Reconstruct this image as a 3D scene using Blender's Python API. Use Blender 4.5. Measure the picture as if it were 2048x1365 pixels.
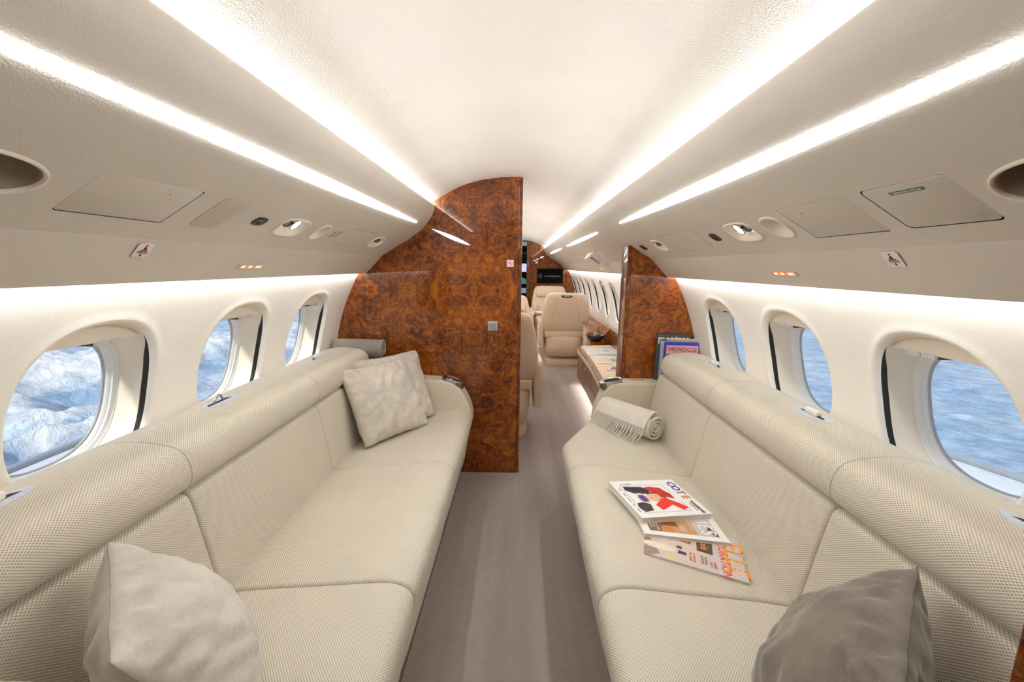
import bpy, math, random
import numpy as np
from mathutils import Vector, Matrix, noise
from mathutils.geometry import delaunay_2d_cdt

for o in list(bpy.data.objects):
    bpy.data.objects.remove(o)
SC = bpy.context.scene
COL = SC.collection
R = math.radians
random.seed(7)

# ------------------------------------------------------------------ camera
# metres: X to the right of the cabin, Y forward, Z up from the carpet
cam_d = bpy.data.cameras.new('camera')
cam = bpy.data.objects.new('camera', cam_d)
COL.objects.link(cam)
cam_d.sensor_width = 36.0
cam_d.lens = 15.117
cam_d.clip_start = 0.02
cam_d.clip_end = 40000
_v = Vector((16.0, -148.5, 860.0)).normalized()          # cabin axis in camera axes (x right, y down, z forward)
_d = Vector((-math.sin(R(.89)), math.cos(R(.89)), 0))
_d = (_d - _v * _d.dot(_v)).normalized()
_x = _d.cross(_v)
_rows = (_x, _v, -_d)
_right = Vector([r[0] for r in _rows]); _down = Vector([r[1] for r in _rows]); _fwd = Vector([r[2] for r in _rows])
cam.matrix_world = Matrix(((_right.x, -_down.x, -_fwd.x, .025), (_right.y, -_down.y, -_fwd.y, 0),
                           (_right.z, -_down.z, -_fwd.z, 1.36), (0, 0, 0, 1)))
SC.camera = cam

# ------------------------------------------------------------------ world, sun, exposure
W = bpy.data.worlds.new('sky')
SC.world = W
W.use_nodes = True
_bg = W.node_tree.nodes['Background']
_bg.inputs[0].default_value = (.64, .75, .90, 1)
_bg.inputs[1].default_value = .66
sun_d = bpy.data.lights.new('sun', 'SUN')
sun_d.energy = 2.2
sun_d.angle = R(4)
sun_d.color = (1, .95, .88)
sun = bpy.data.objects.new('sun', sun_d)
COL.objects.link(sun)
sun.rotation_euler = Vector((-.28, -.74, .60)).to_track_quat('Z', 'Y').to_euler()
COVE = 39.5          # hidden LED strips that wash the ceiling
WASH = 66.0           # hidden LED strips that wash the side walls
STRIP = 26.0          # visible light lenses in the overhead panels
SC.view_settings.view_transform = 'Standard'
SC.view_settings.look = 'None'
SC.view_settings.exposure = 0.66
SC.view_settings.gamma = 1.0
SC.view_settings.use_curve_mapping = False
SC.cycles.max_bounces = 10
SC.cycles.diffuse_bounces = 7
SC.cycles.glossy_bounces = 5
SC.cycles.transparent_max_bounces = 10
SC.cycles.sample_clamp_indirect = 6.0
SC.cycles.caustics_reflective = False
SC.cycles.caustics_refractive = False


# ------------------------------------------------------------------ materials
def srgb(r, g, b):
    f = lambda c: (c / 255 / 12.92) if c / 255 <= .04045 else ((c / 255 + .055) / 1.055) ** 2.4
    return (f(r), f(g), f(b), 1)


class N:
    """small helper round a node tree"""
    def __init__(s, name):
        s.m = bpy.data.materials.new(name)
        s.m.use_nodes = True
        s.t = s.m.node_tree
        s.p = s.t.nodes['Principled BSDF']

    def n(s, typ, **kw):
        x = s.t.nodes.new(typ)
        for k, v in kw.items():
            if isinstance(v, (int, float, str, bool)) and hasattr(x, k):
                setattr(x, k, v)
        return x

    def l(s, a, b):
        s.t.links.new(a, b)

    def math(s, op, a, b=None):
        x = s.t.nodes.new('ShaderNodeMath')
        x.operation = op
        for i, v in enumerate((a, b)):
            if v is None: continue
            if isinstance(v, (int, float)): x.inputs[i].default_value = v
            else: s.l(v, x.inputs[i])
        return x.outputs[0]

    def ramp(s, fac, stops):
        r = s.t.nodes.new('ShaderNodeValToRGB')
        els = r.color_ramp.elements
        while len(els) < len(stops): els.new(.5)
        for e, (p, c) in zip(els, stops):
            e.position = p; e.color = c
        s.l(fac, r.inputs[0])
        return r.outputs[0]

    def bump(s, h, dist, strength=1.0):
        b = s.t.nodes.new('ShaderNodeBump')
        b.inputs['Distance'].default_value = dist
        b.inputs['Strength'].default_value = strength
        s.l(h, b.inputs['Height'])
        s.l(b.outputs[0], s.p.inputs['Normal'])

    def noise(s, vec, scale, detail=3, rough=.5, dist=0):
        x = s.t.nodes.new('ShaderNodeTexNoise')
        x.inputs['Scale'].default_value = scale
        x.inputs['Detail'].default_value = detail
        x.inputs['Roughness'].default_value = rough
        x.inputs['Distortion'].default_value = dist
        if vec is not None: s.l(vec, x.inputs['Vector'])
        return x

    def set(s, **kw):
        for k, v in kw.items():
            s.p.inputs[k.replace('_', ' ')].default_value = v
        return s


def plain(name, col, rough=.5, metal=0, coat=0, var=.04, emit=0, scale=9):
    m = N(name)
    tc = m.n('ShaderNodeTexCoord')
    nz = m.noise(tc.outputs['Object'], scale, 2)
    lo = tuple(c * (1 - var) for c in col[:3]) + (1,)
    hi = tuple(min(1, c * (1 + var)) for c in col[:3]) + (1,)
    m.l(m.ramp(nz.outputs[0], [(.3, lo), (.7, hi)]), m.p.inputs['Base Color'])
    m.set(Roughness=rough, Metallic=metal)
    if coat: m.set(Coat_Weight=coat, Coat_Roughness=.03)
    if emit:
        m.p.inputs['Emission Color'].default_value = col
        m.p.inputs['Emission Strength'].default_value = emit
    return m.m


def emitter(name, col, strength):
    m = N(name)
    e = m.n('ShaderNodeEmission')
    e.inputs[0].default_value = col
    e.inputs[1].default_value = strength
    out = m.t.nodes['Material Output']
    m.l(e.outputs[0], out.inputs[0])
    m.t.nodes.remove(m.p)
    return m.m


def leather(name, col, scale=420, dist=.0006, rough=.5, var=.03):
    m = N(name)
    tc = m.n('ShaderNodeTexCoord')
    vo = m.n('ShaderNodeTexVoronoi')
    vo.inputs['Scale'].default_value = scale
    m.l(tc.outputs['Object'], vo.inputs['Vector'])
    nz = m.noise(tc.outputs['Object'], 3.5, 3)
    lo = tuple(c * (1 - var) for c in col[:3]) + (1,)
    hi = tuple(min(1, c * (1 + var)) for c in col[:3]) + (1,)
    m.l(m.ramp(nz.outputs[0], [(.3, lo), (.7, hi)]), m.p.inputs['Base Color'])
    m.set(Roughness=rough)
    m.bump(vo.outputs['Distance'], dist, .5)
    return m.m


def weave(name, col, dark, pu=.0082, pv=.0064, dist=.0013):
    """basket weave from the mesh's own metre UVs"""
    m = N(name)
    uv = m.n('ShaderNodeUVMap')
    sp = m.n('ShaderNodeSeparateXYZ')
    m.l(uv.outputs[0], sp.inputs[0])
    su = m.math('SINE', m.math('MULTIPLY', sp.outputs[0], 2 * math.pi / pu))
    sv = m.math('SINE', m.math('MULTIPLY', sp.outputs[1], 2 * math.pi / pv))
    h = m.math('MULTIPLY', su, sv)
    h2 = m.math('ADD', m.math('MULTIPLY', h, .5), .5)
    fine = m.math('SINE', m.math('MULTIPLY', sp.outputs[1], 2 * math.pi / pv * 2))
    h3 = m.math('ADD', h2, m.math('MULTIPLY', fine, .12))
    nz = m.noise(uv.outputs[0], 7, 2)
    tint = m.ramp(nz.outputs[0], [(.3, (.95, .95, .95, 1)), (.7, (1, 1, 1, 1))])
    mx = m.n('ShaderNodeMix', data_type='RGBA', blend_type='MULTIPLY')
    mx.inputs[0].default_value = 1
    m.l(m.ramp(h3, [(.12, dark), (.62, col)]), mx.inputs[6])
    m.l(tint, mx.inputs[7])
    m.l(mx.outputs[2], m.p.inputs['Base Color'])
    m.set(Roughness=.8, Sheen_Weight=.15)
    m.bump(h3, dist, .55)
    return m.m


def burl(name, bright=1.0, mirror=(-.26, 1.21)):
    m = N(name)
    geo = m.n('ShaderNodeNewGeometry')
    sp = m.n('ShaderNodeSeparateXYZ')
    m.l(geo.outputs['Position'], sp.inputs[0])
    ax = m.math('ABSOLUTE', m.math('SUBTRACT', sp.outputs[0], mirror[0]))      # book-matched leaves of veneer
    az = m.math('ABSOLUTE', m.math('SUBTRACT', sp.outputs[2], mirror[1]))
    cb = m.n('ShaderNodeCombineXYZ')
    m.l(ax, cb.inputs[0]); m.l(az, cb.inputs[2]); m.l(sp.outputs[1], cb.inputs[1])
    n1 = m.noise(cb.outputs[0], 4.5, 3, .6)
    ad = m.n('ShaderNodeMix', data_type='RGBA', blend_type='ADD')
    ad.inputs[0].default_value = .30
    m.l(cb.outputs[0], ad.inputs[6]); m.l(n1.outputs[1], ad.inputs[7])
    n2 = m.noise(ad.outputs[2], 7.5, 5, .60, 2.6)
    n3 = m.noise(ad.outputs[2], 26, 5, .62, 3.5)
    nb = m.noise(cb.outputs[0], 2.2, 3)
    f = m.math('ADD', m.math('MULTIPLY', n2.outputs[0], .42), m.math('MULTIPLY', n3.outputs[0], .40))
    f = m.math('ADD', f, m.math('MULTIPLY', nb.outputs[0], .22))
    k = bright
    cc = lambda r, g, b: tuple(min(1, c * k) for c in srgb(r, g, b)[:3]) + (1,)
    m.l(m.ramp(f, [(.37, cc(44, 17, 3)), (.45, cc(84, 36, 6)), (.53, cc(126, 62, 11)), (.62, cc(166, 94, 20)), (.74, cc(196, 124, 40))]),
        m.p.inputs['Base Color'])
    m.set(Roughness=.4, Coat_Weight=1.0, Coat_Roughness=.02, Coat_IOR=1.45, Specular_IOR_Level=.2)
    return m.m


def velvet(name, col, var=.14):
    m = N(name)
    tc = m.n('ShaderNodeTexCoord')
    a = m.noise(tc.outputs['Object'], 9, 5, .6, .6)
    b = m.noise(tc.outputs['Object'], 160, 3, .6)
    f = m.math('ADD', m.math('MULTIPLY', a.outputs[0], .75), m.math('MULTIPLY', b.outputs[0], .25))
    lo = tuple(c * (1 - var) for c in col[:3]) + (1,)
    hi = tuple(min(1, c * (1 + var)) for c in col[:3]) + (1,)
    m.l(m.ramp(f, [(.38, lo), (.62, hi)]), m.p.inputs['Base Color'])
    m.set(Roughness=.75, Sheen_Weight=.5, Sheen_Roughness=.4)
    m.bump(f, .006, .35)
    return m.m


def carpet_mat():
    m = N('taupe_carpet')
    geo = m.n('ShaderNodeNewGeometry')
    a = m.noise(geo.outputs['Position'], 520, 2, .7)
    mp = m.n('ShaderNodeMapping')
    mp.inputs['Scale'].default_value = (9, .55, 1)
    m.l(geo.outputs['Position'], mp.inputs[0])
    b = m.noise(mp.outputs[0], 1.0, 2)
    c = m.noise(geo.outputs['Position'], 30, 3)
    f = m.math('ADD', m.math('MULTIPLY', a.outputs[0], .45), m.math('MULTIPLY', b.outputs[0], .40))
    f = m.math('ADD', f, m.math('MULTIPLY', c.outputs[0], .15))
    m.l(m.ramp(f, [(.3, srgb(126, 115, 108)), (.7, srgb(174, 162, 153))]), m.p.inputs['Base Color'])
    m.set(Roughness=.95, Sheen_Weight=.3)
    m.bump(a.outputs[0], .003, .6)
    return m.m


def glass_mat():
    m = N('window_glass')
    tr = m.n('ShaderNodeBsdfTransparent')
    tr.inputs[0].default_value = (.95, .97, .98, 1)
    gl = m.n('ShaderNodeBsdfGlossy')
    gl.inputs['Roughness'].default_value = .02
    mx = m.n('ShaderNodeMixShader')
    lw = m.n('ShaderNodeLayerWeight')
    fr = m.math('ADD', m.math('MULTIPLY', m.math('POWER', lw.outputs['Facing'], 5.0), .35), .02)
    m.l(fr, mx.inputs[0])
    m.l(tr.outputs[0], mx.inputs[1]); m.l(gl.outputs[0], mx.inputs[2])
    m.l(mx.outputs[0], m.t.nodes['Material Output'].inputs[0])
    m.t.nodes.remove(m.p)
    return m.m


def terrain_mat():
    m = N('snowy_land_painted_haze')
    geo = m.n('ShaderNodeNewGeometry')
    sp = m.n('ShaderNodeSeparateXYZ')
    m.l(geo.outputs['Position'], sp.inputs[0])
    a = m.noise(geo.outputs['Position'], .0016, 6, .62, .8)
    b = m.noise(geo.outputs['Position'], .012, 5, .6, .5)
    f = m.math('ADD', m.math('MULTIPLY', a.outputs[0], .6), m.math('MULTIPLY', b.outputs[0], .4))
    low = m.ramp(f, [(.36, srgb(146, 178, 208)), (.5, srgb(172, 192, 214)), (.64, srgb(204, 206, 220))])  # distance haze and shade put into the blue tones of the ground
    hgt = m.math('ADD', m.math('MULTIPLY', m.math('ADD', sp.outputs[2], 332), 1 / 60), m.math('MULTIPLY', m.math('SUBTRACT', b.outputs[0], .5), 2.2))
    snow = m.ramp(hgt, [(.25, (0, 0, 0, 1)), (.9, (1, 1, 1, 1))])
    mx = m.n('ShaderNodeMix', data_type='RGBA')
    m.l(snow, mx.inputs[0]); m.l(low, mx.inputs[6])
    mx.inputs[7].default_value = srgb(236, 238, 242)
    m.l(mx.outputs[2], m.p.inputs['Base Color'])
    m.set(Roughness=1, Specular_IOR_Level=0)
    r1 = m.noise(geo.outputs['Position'], .018, 7, .66, 1.2)
    m.bump(r1.outputs[0], 22, 1.0)
    return m.m


M = {}
M['ceiling'] = leather('cream_headliner', srgb(239, 233, 225), 300, .0010, .55)
M['panel'] = leather('cream_overhead_lining', srgb(211, 203, 192), 300, .0007, .5)
M['wall'] = leather('cream_sidewall_lining', srgb(238, 233, 224), 380, .0005, .5)
M['liner'] = plain('cream_window_liner', srgb(232, 222, 206), .42, var=.015)
M['bezel'] = plain('white_window_bezel', srgb(226, 228, 230), .35, var=.01)
M['gasket'] = plain('grey_gasket', srgb(168, 172, 176), .5)
M['dark'] = plain('black_void', srgb(26, 20, 14), .7)
M['chrome'] = plain('brushed_metal', srgb(196, 196, 198), .22, 1)
M['gunmetal'] = plain('dark_metal', srgb(92, 94, 98), .35, .9)
M['glass'] = glass_mat()
M['burl'] = burl('burl_walnut_veneer')
M['burl_trim'] = burl('burl_walnut_edge', .72)
M['burl_plain'] = plain('walnut_cabinet_face', srgb(122, 66, 32), .4, coat=.35, var=.12, scale=5)
M['wood_rim'] = plain('walnut_rim', srgb(126, 74, 42), .25, coat=1, var=.1)
M['weave'] = weave('cream_woven_fabric', srgb(226, 218, 202), srgb(164, 153, 131))
M['weave_fine'] = weave('cream_fine_woven_fabric', srgb(220, 211, 192), srgb(184, 173, 148), .0042, .0042, .0006)
M['seam'] = plain('seam_thread', srgb(150, 136, 108), .8)
M['velvet'] = velvet('silver_taupe_velvet', srgb(199, 191, 179))
M['velvet_dark'] = velvet('dark_taupe_velvet', srgb(112, 103, 91), .22)
M['throw'] = velvet('pale_wool', srgb(218, 211, 200), .05)
M['greyroll'] = velvet('grey_wool', srgb(146, 138, 128), .16)
M['carpet'] = carpet_mat()
M['seat'] = leather('beige_leather', srgb(222, 200, 174), 260, .0005, .42)
M['credenza_top'] = leather('tan_leather_top', srgb(228, 204, 174), 260, .0005, .45)
M['led'] = emitter('cove_led', (.97, .99, 1.0, 1), COVE)
M['led_wash'] = emitter('wall_wash_led', (.97, .99, 1.0, 1), WASH)
M['lens'] = emitter('light_lens', (.96, .985, 1.0, 1), STRIP)
M['lamp'] = emitter('reading_lamp', (.95, .98, 1.0, 1), 9)
M['footled'] = emitter('floor_led', (1.0, .93, .84, 1), 16)
M['amber'] = emitter('amber_sign', srgb(250, 160, 110), .75)
M['amberhot'] = emitter('amber_sign_symbol', srgb(255, 222, 170), 1.6)
M['screen'] = plain('screen_black', srgb(4, 4, 5), .5)
M['screen'].node_tree.nodes['Principled BSDF'].inputs['Specular IOR Level'].default_value = .08
M['white'] = plain('white_print', srgb(244, 243, 242), .4)
M['sticker'] = plain('white_sticker', srgb(232, 222, 218), .4)
M['paper'] = plain('page_edges', srgb(222, 216, 206), .8, var=.1, scale=400)
M['black'] = plain('black_print', srgb(20, 18, 18), .5)
M['red'] = plain('red_print', srgb(206, 28, 30), .45, var=.15)
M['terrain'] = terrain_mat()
M['wing'] = plain('grey_wing_paint', srgb(206, 210, 216), .45)
M['wing_edge'] = plain('grey_wing_edge', srgb(150, 155, 162), .45)
M['skin'] = plain('fuselage_paint', srgb(230, 232, 235), .5)
_cols = {}


def C(r, g, b, rough=.4, emit=0):
    k = (r, g, b, rough, emit)
    if k not in _cols:
        _cols[k] = plain('print_%d' % len(_cols), srgb(r, g, b), rough, var=.06, emit=emit, scale=60)
    return _cols[k]


# ------------------------------------------------------------------ object helpers
def link(name, verts, faces, mat, parent=None, uv=None, smooth=True, sharp=None):
    me = bpy.data.meshes.new(name)
    me.from_pydata([tuple(v) for v in verts], [], [tuple(f) for f in faces])
    if uv is not None:
        lay = me.uv_layers.new(name='UVMap')
        li = np.empty(len(me.loops), dtype=np.int32)
        me.loops.foreach_get('vertex_index', li)
        lay.data.foreach_set('uv', np.asarray(uv, dtype=np.float32)[li].ravel())
    me.materials.append(mat)
    if smooth:
        me.polygons.foreach_set('use_smooth', [True] * len(me.polygons))
        if sharp is not None:
            me.set_sharp_from_angle(angle=R(sharp))
    me.update()
    o = bpy.data.objects.new(name, me)
    COL.objects.link(o)
    if parent is not None: o.parent = parent
    return o


def tag(o, label=None, cat=None, group=None, kind=None):
    if label: o['label'] = label
    if cat: o['category'] = cat
    if group: o['group'] = group
    if kind: o['kind'] = kind
    return o


def empty(name, loc=(0, 0, 0), label=None, cat=None, group=None, kind=None, mat=None):
    o = bpy.data.objects.new(name, None)
    o.empty_display_size = .05
    COL.objects.link(o)
    if mat is not None: o.matrix_world = mat
    else: o.location = loc
    return tag(o, label, cat, group, kind)


def copy_tree(o, parent=None):
    c = o.copy()
    COL.objects.link(c)
    if parent is not None: c.parent = parent
    for ch in list(o.children): copy_tree(ch, c)
    return c


class MB:
    def __init__(s): s.v = []; s.f = []

    def add(s, v, f):
        b = len(s.v)
        s.v += [tuple(p) for p in v]
        s.f += [tuple(i + b for i in q) for q in f]
        return s

    def box(s, c, d, rot=None, r=0.0):
        """box centre c, size d, with chamfered edges of r"""
        hx, hy, hz = d[0] / 2, d[1] / 2, d[2] / 2
        r = min(r, hx * .98, hy * .98, hz * .98)
        if r <= 0:
            v = [Vector((x * hx, y * hy, z * hz)) for x in (-1, 1) for y in (-1, 1) for z in (-1, 1)]
            f = [(0, 1, 3, 2), (4, 6, 7, 5), (0, 4, 5, 1), (2, 3, 7, 6), (0, 2, 6, 4), (1, 5, 7, 3)]
        else:
            k = 3
            v = []; f = []
            # rounded box from a cube grid
            def axis(h):
                a = [-h + r - r * math.cos(t * math.pi / 2 / k) for t in range(k + 1)]
                return a, [-x for x in a[::-1]]
            n = 2 * (k + 1)
            idx = {}
            def param(i, h):
                # grid coordinate i in 0..n-1 -> core coordinate, angle parameter
                if i <= k: return -h + r, (i - k) / k
                return h - r, (i - k - 1) / k
            def vert(ix, iy, iz):
                key = (ix, iy, iz)
                if key in idx: return idx[key]
                cx, ax = param(ix, hx); cy, ay = param(iy, hy); cz, az = param(iz, hz)
                dv = Vector((math.tan(ax * math.pi / 4), math.tan(ay * math.pi / 4), math.tan(az * math.pi / 4)))
                if dv.length > 0: dv = dv.normalized() * r
                idx[key] = len(v)
                v.append(Vector((cx, cy, cz)) + dv)
                return idx[key]
            for a in range(n - 1):
                for b2 in range(n - 1):
                    for e, fl in ((0, 1), (n - 1, 0)):
                        q = [vert(e, a, b2), vert(e, a + 1, b2), vert(e, a + 1, b2 + 1), vert(e, a, b2 + 1)]
                        f.append(q[::-1] if fl else q)
                        q = [vert(a, e, b2), vert(a + 1, e, b2), vert(a + 1, e, b2 + 1), vert(a, e, b2 + 1)]
                        f.append(q if fl else q[::-1])
                        q = [vert(a, b2, e), vert(a + 1, b2, e), vert(a + 1, b2 + 1, e), vert(a, b2 + 1, e)]
                        f.append(q[::-1] if fl else q)
        if rot is not None: v = [rot @ p for p in v]
        c = Vector(c)
        return s.add([p + c for p in v], f)

    def prism(s, poly, z0, z1, ax='z'):
        """polygon of (a,b) extruded from z0 to z1 along an axis"""
        n = len(poly)
        mk = {'z': lambda a, b, c: (a, b, c), 'y': lambda a, b, c: (a, c, b), 'x': lambda a, b, c: (c, a, b)}[ax]
        v = [mk(a, b, z0) for a, b in poly] + [mk(a, b, z1) for a, b in poly]
        f = [tuple(range(n))[::-1], tuple(range(n, 2 * n))] + [(i, (i + 1) % n, n + (i + 1) % n, n + i) for i in range(n)]
        return s.add(v, f)

    def tube(s, pts, r, k=8, caps=True):
        pts = [Vector(p) for p in pts]
        v = []; f = []
        up = Vector((0, 0, 1))
        for i, p in enumerate(pts):
            t = (pts[min(i + 1, len(pts) - 1)] - pts[max(i - 1, 0)]).normalized()
            a = t.cross(up)
            if a.length < 1e-3: a = t.cross(Vector((1, 0, 0)))
            a.normalize(); b = a.cross(t)
            rr = r[i] if isinstance(r, (list, tuple)) else r
            for j in range(k):
                th = 2 * math.pi * j / k
                v.append(p + a * math.cos(th) * rr + b * math.sin(th) * rr)
        for i in range(len(pts) - 1):
            for j in range(k):
                f.append((i * k + j, i * k + (j + 1) % k, (i + 1) * k + (j + 1) % k, (i + 1) * k + j))
        if caps:
            f.append(tuple(range(k))[::-1]); f.append(tuple(range((len(pts) - 1) * k, len(pts) * k)))
        return s.add(v, f)

    def rings(s, rings, closed=True, cap0=False, cap1=False):
        """loft through rings of equal length"""
        n = len(rings[0]); v = [p for r in rings for p in r]; f = []
        for i in range(len(rings) - 1):
            for j in range(n if closed else n - 1):
                f.append((i * n + j, i * n + (j + 1) % n, (i + 1) * n + (j + 1) % n, (i + 1) * n + j))
        if cap0: f.append(tuple(range(n))[::-1])
        if cap1: f.append(tuple(range((len(rings) - 1) * n, len(rings) * n)))
        return s.add(v, f)

    def build(s, name, mat, parent=None, smooth=True, sharp=35, M4=None):
        v = s.v if M4 is None else [M4 @ Vector(p) for p in s.v]
        return link(name, v, s.f, mat, parent, smooth=smooth, sharp=sharp)


def sup(a, b, n=2.5, k=48, cx=0, cy=0, ph=0):
    out = []
    for i in range(k):
        t = 2 * math.pi * i / k + ph
        c, s_ = math.cos(t), math.sin(t)
        out.append((cx + a * math.copysign(abs(c) ** (2 / n), c), cy + b * math.copysign(abs(s_) ** (2 / n), s_)))
    return out


def rrect(w, h, r, k=5, cx=0, cy=0):
    out = []
    for (sx, sy, a0) in ((1, 1, 0), (-1, 1, 90), (-1, -1, 180), (1, -1, 270)):
        for i in range(k + 1):
            t = R(a0 + 90 * i / k)
            out.append((cx + sx * (w / 2 - r) + r * math.cos(t), cy + sy * (h / 2 - r) + r * math.sin(t)))
    return out


def text(name, s, size, mat, M4, parent=None, align='CENTER', sx=1.0, ext=.0002, offset=0.0):
    cu = bpy.data.curves.new(name, 'FONT')
    cu.body = s
    cu.size = size
    cu.extrude = ext
    cu.offset = offset
    cu.align_x = align; cu.align_y = 'CENTER'
    cu.resolution_u = 3
    t = bpy.data.objects.new(name, cu)
    COL.objects.link(t)
    dg = bpy.context.evaluated_depsgraph_get()
    me = bpy.data.meshes.new_from_object(t.evaluated_get(dg))
    bpy.data.objects.remove(t); bpy.data.curves.remove(cu)
    me.transform(M4 @ Matrix.Diagonal((sx, 1, 1, 1)))
    me.materials.clear(); me.materials.append(mat)
    o = bpy.data.objects.new(name, me)
    COL.objects.link(o)
    if parent is not None: o.parent = parent
    return o


def frame(o, x, y, z=None):
    x = Vector(x).normalized(); y = Vector(y)
    z = x.cross(y).normalized(); y = z.cross(x)
    return Matrix(((x.x, y.x, z.x, o[0]), (x.y, y.y, z.y, o[1]), (x.z, y.z, z.z, o[2]), (0, 0, 0, 1)))


def catmull(pts, n=6):
    P = [Vector(p) for p in pts]
    P = [P[0] * 2 - P[1]] + P + [P[-1] * 2 - P[-2]]
    out = []
    for i in range(1, len(P) - 2):
        a, b, c, d = P[i - 1:i + 3]
        for k in range(n):
            t = k / n
            out.append(.5 * ((2 * b) + (c - a) * t + (2 * a - 5 * b + 4 * c - d) * t * t + (3 * b - a - 3 * c + d) * t ** 3))
    out.append(P[-2])
    return [tuple(p) for p in out]


# ------------------------------------------------------------------ the shell: cross-section shared by cabin and front cabin
Y0, YB, YT = -1.5, 2.685, 8.75          # rear wall, burl partitions, screen wall
ceil_half = [(0, 1.888), (.08, 1.885), (.22, 1.866), (.34, 1.829), (.43, 1.782), (.505, 1.742), (.57, 1.722), (.62, 1.700), (.64, 1.66)]
ch = catmull(ceil_half, 5)
prof = [(-x, z) for x, z in ch[::-1]] + ch[1:]
ys = [Y0 + (YT + .6 - Y0) * i / 40 for i in range(41)]
v = [(x, y, z) for y in ys for x, z in prof]
n = len(prof)
f = [(j * n + i, j * n + i + 1, (j + 1) * n + i + 1, (j + 1) * n + i) for j in range(40) for i in range(n - 1)]
tag(link('ceiling', v, f, M['ceiling']), kind='structure')

b = MB()
b.prism([(-1.2, Y0 - .05), (1.2, Y0 - .05), (1.2, 11.2), (-1.2, 11.2)], -.06, 0)
tag(b.build('floor', M['carpet'], smooth=False), kind='structure')

_wz = np.array([1.36, 1.303, 1.20, 1.095, .99, .90, .80, .60, .45, .25, 0])
_wx = np.array([.950, .976, 1.033, 1.077, 1.112, 1.130, 1.140, 1.135, 1.11, 1.06, .98])
_wp = np.polyfit(_wz, _wx, 5)


def wallx(z): return float(np.polyval(_wp, z))


# side walls with window openings ------------------------------------------------
WZ, WA, WB, WN = .975, .196, .226, 2.45          # window opening: centre height, half width, half height, roundness
ZB, ZT = .45, 1.375
LIP = [(1.0, .018), (1.0, .008), (1.004, .001), (1.018, -.0025), (1.045, -.0032), (1.085, -.0016), (1.13, -.0003), (1.17, 0)]


def opening_angles(hw):
    A = [2 * math.pi * i / 80 for i in range(80)]
    for y, z in ((hw, ZT - WZ), (-hw, ZT - WZ), (hw, ZB - WZ), (-hw, ZB - WZ)):
        t = math.atan2(z, y) % (2 * math.pi)
        k = min(range(len(A)), key=lambda i: abs(A[i] - t))
        A[k] = t
    return sorted(A)


def wall_mesh(name, side, segs):
    """segs: list of ('w', centre, half) window cells and ('p', y0, y1) plain strips"""
    b = MB()
    hw0 = .2925
    def border_z(hw):
        zs = set()
        for t in opening_angles(hw):
            c, s_ = math.cos(t), math.sin(t)
            if abs(c) > 1e-9:
                k = hw / abs(c); z = k * s_
                if ZB - WZ - 1e-6 <= z <= ZT - WZ + 1e-6 and c > 0: zs.add(round(z + WZ, 5))
        return sorted(zs)
    for sg in segs:
        if sg[0] == 'p':
            zz = border_z(hw0)
            if zz[0] > ZB + 1e-4: zz = [ZB] + zz
            if zz[-1] < ZT - 1e-4: zz = zz + [ZT]
            cols = 3
            ring = []
            for i in range(cols):
                y = sg[1] + (sg[2] - sg[1]) * i / (cols - 1)
                ring.append([(side * wallx(z), y, z) for z in zz])
            b.rings(ring, closed=False)
        else:
            yc, hw = sg[1], sg[2]
            A = opening_angles(hw)
            rings = []
            for s_, off in LIP:
                rg = []
                for t in A:
                    c, q = math.cos(t), math.sin(t)
                    # same polar direction for opening and border
                    rad = 1 / ((abs(c) / WA) ** WN + (abs(q) / WB) ** WN) ** (1 / WN)
                    y, z = rad * s_ * c, rad * s_ * q
                    rg.append((side * (wallx(z + WZ) + off), yc + y, z + WZ))
                rings.append(rg)
            for lam in (.3, .65, 1.0):
                rg = []
                for t in A:
                    c, q = math.cos(t), math.sin(t)
                    rad = 1.17 / ((abs(c) / WA) ** WN + (abs(q) / WB) ** WN) ** (1 / WN)
                    zl = (ZT - WZ) if q > 0 else (WZ - ZB)
                    k = min(hw / abs(c) if abs(c) > 1e-9 else 1e9, zl / abs(q) if abs(q) > 1e-9 else 1e9)
                    rr = rad + (k - rad) * lam
                    y, z = rr * c, rr * q
                    rg.append((side * wallx(z + WZ), yc + y, z + WZ))
                rings.append(rg)
            b.rings(rings)
    return tag(b.build(name, M['wall'], sharp=60), kind='structure')


AFT_WIN = (.495, 1.08, 1.665, 2.25)
FWD_WIN = tuple(4.85 + .61 * i for i in range(7))
H = .2925
aft = [('p', Y0, AFT_WIN[0] - H)] + [('w', y, H) for y in AFT_WIN]
wall_mesh('wall_left', -1, aft + [('p', AFT_WIN[-1] + H, YT + .6)])
wall_mesh('wall_right', 1, aft + [('p', AFT_WIN[-1] + H, FWD_WIN[0] - .305)] + [('w', y, .305) for y in FWD_WIN] + [('p', FWD_WIN[-1] + .305, YT + .6)])
# lower side panels (dado) below the windows, down to the carpet
for s_, nm in ((-1, 'baseboard_left'), (1, 'baseboard_right')):
    zz = [ZB, .35, .2, .1, 0]
    b = MB().rings([[(s_ * (wallx(z)), y, z) for z in zz] for y in (Y0, 2.7, YT + .6)], closed=False)
    tag(b.build(nm, M['wall']), kind='structure')
# rear wall behind the camera
b = MB().prism([(-1.3, 0), (1.3, 0), (1.3, 1.95), (-1.3, 1.95)], Y0 - .06, Y0, 'y')
tag(b.build('wall_rear', M['wall'], smooth=False), kind='structure')
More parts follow.
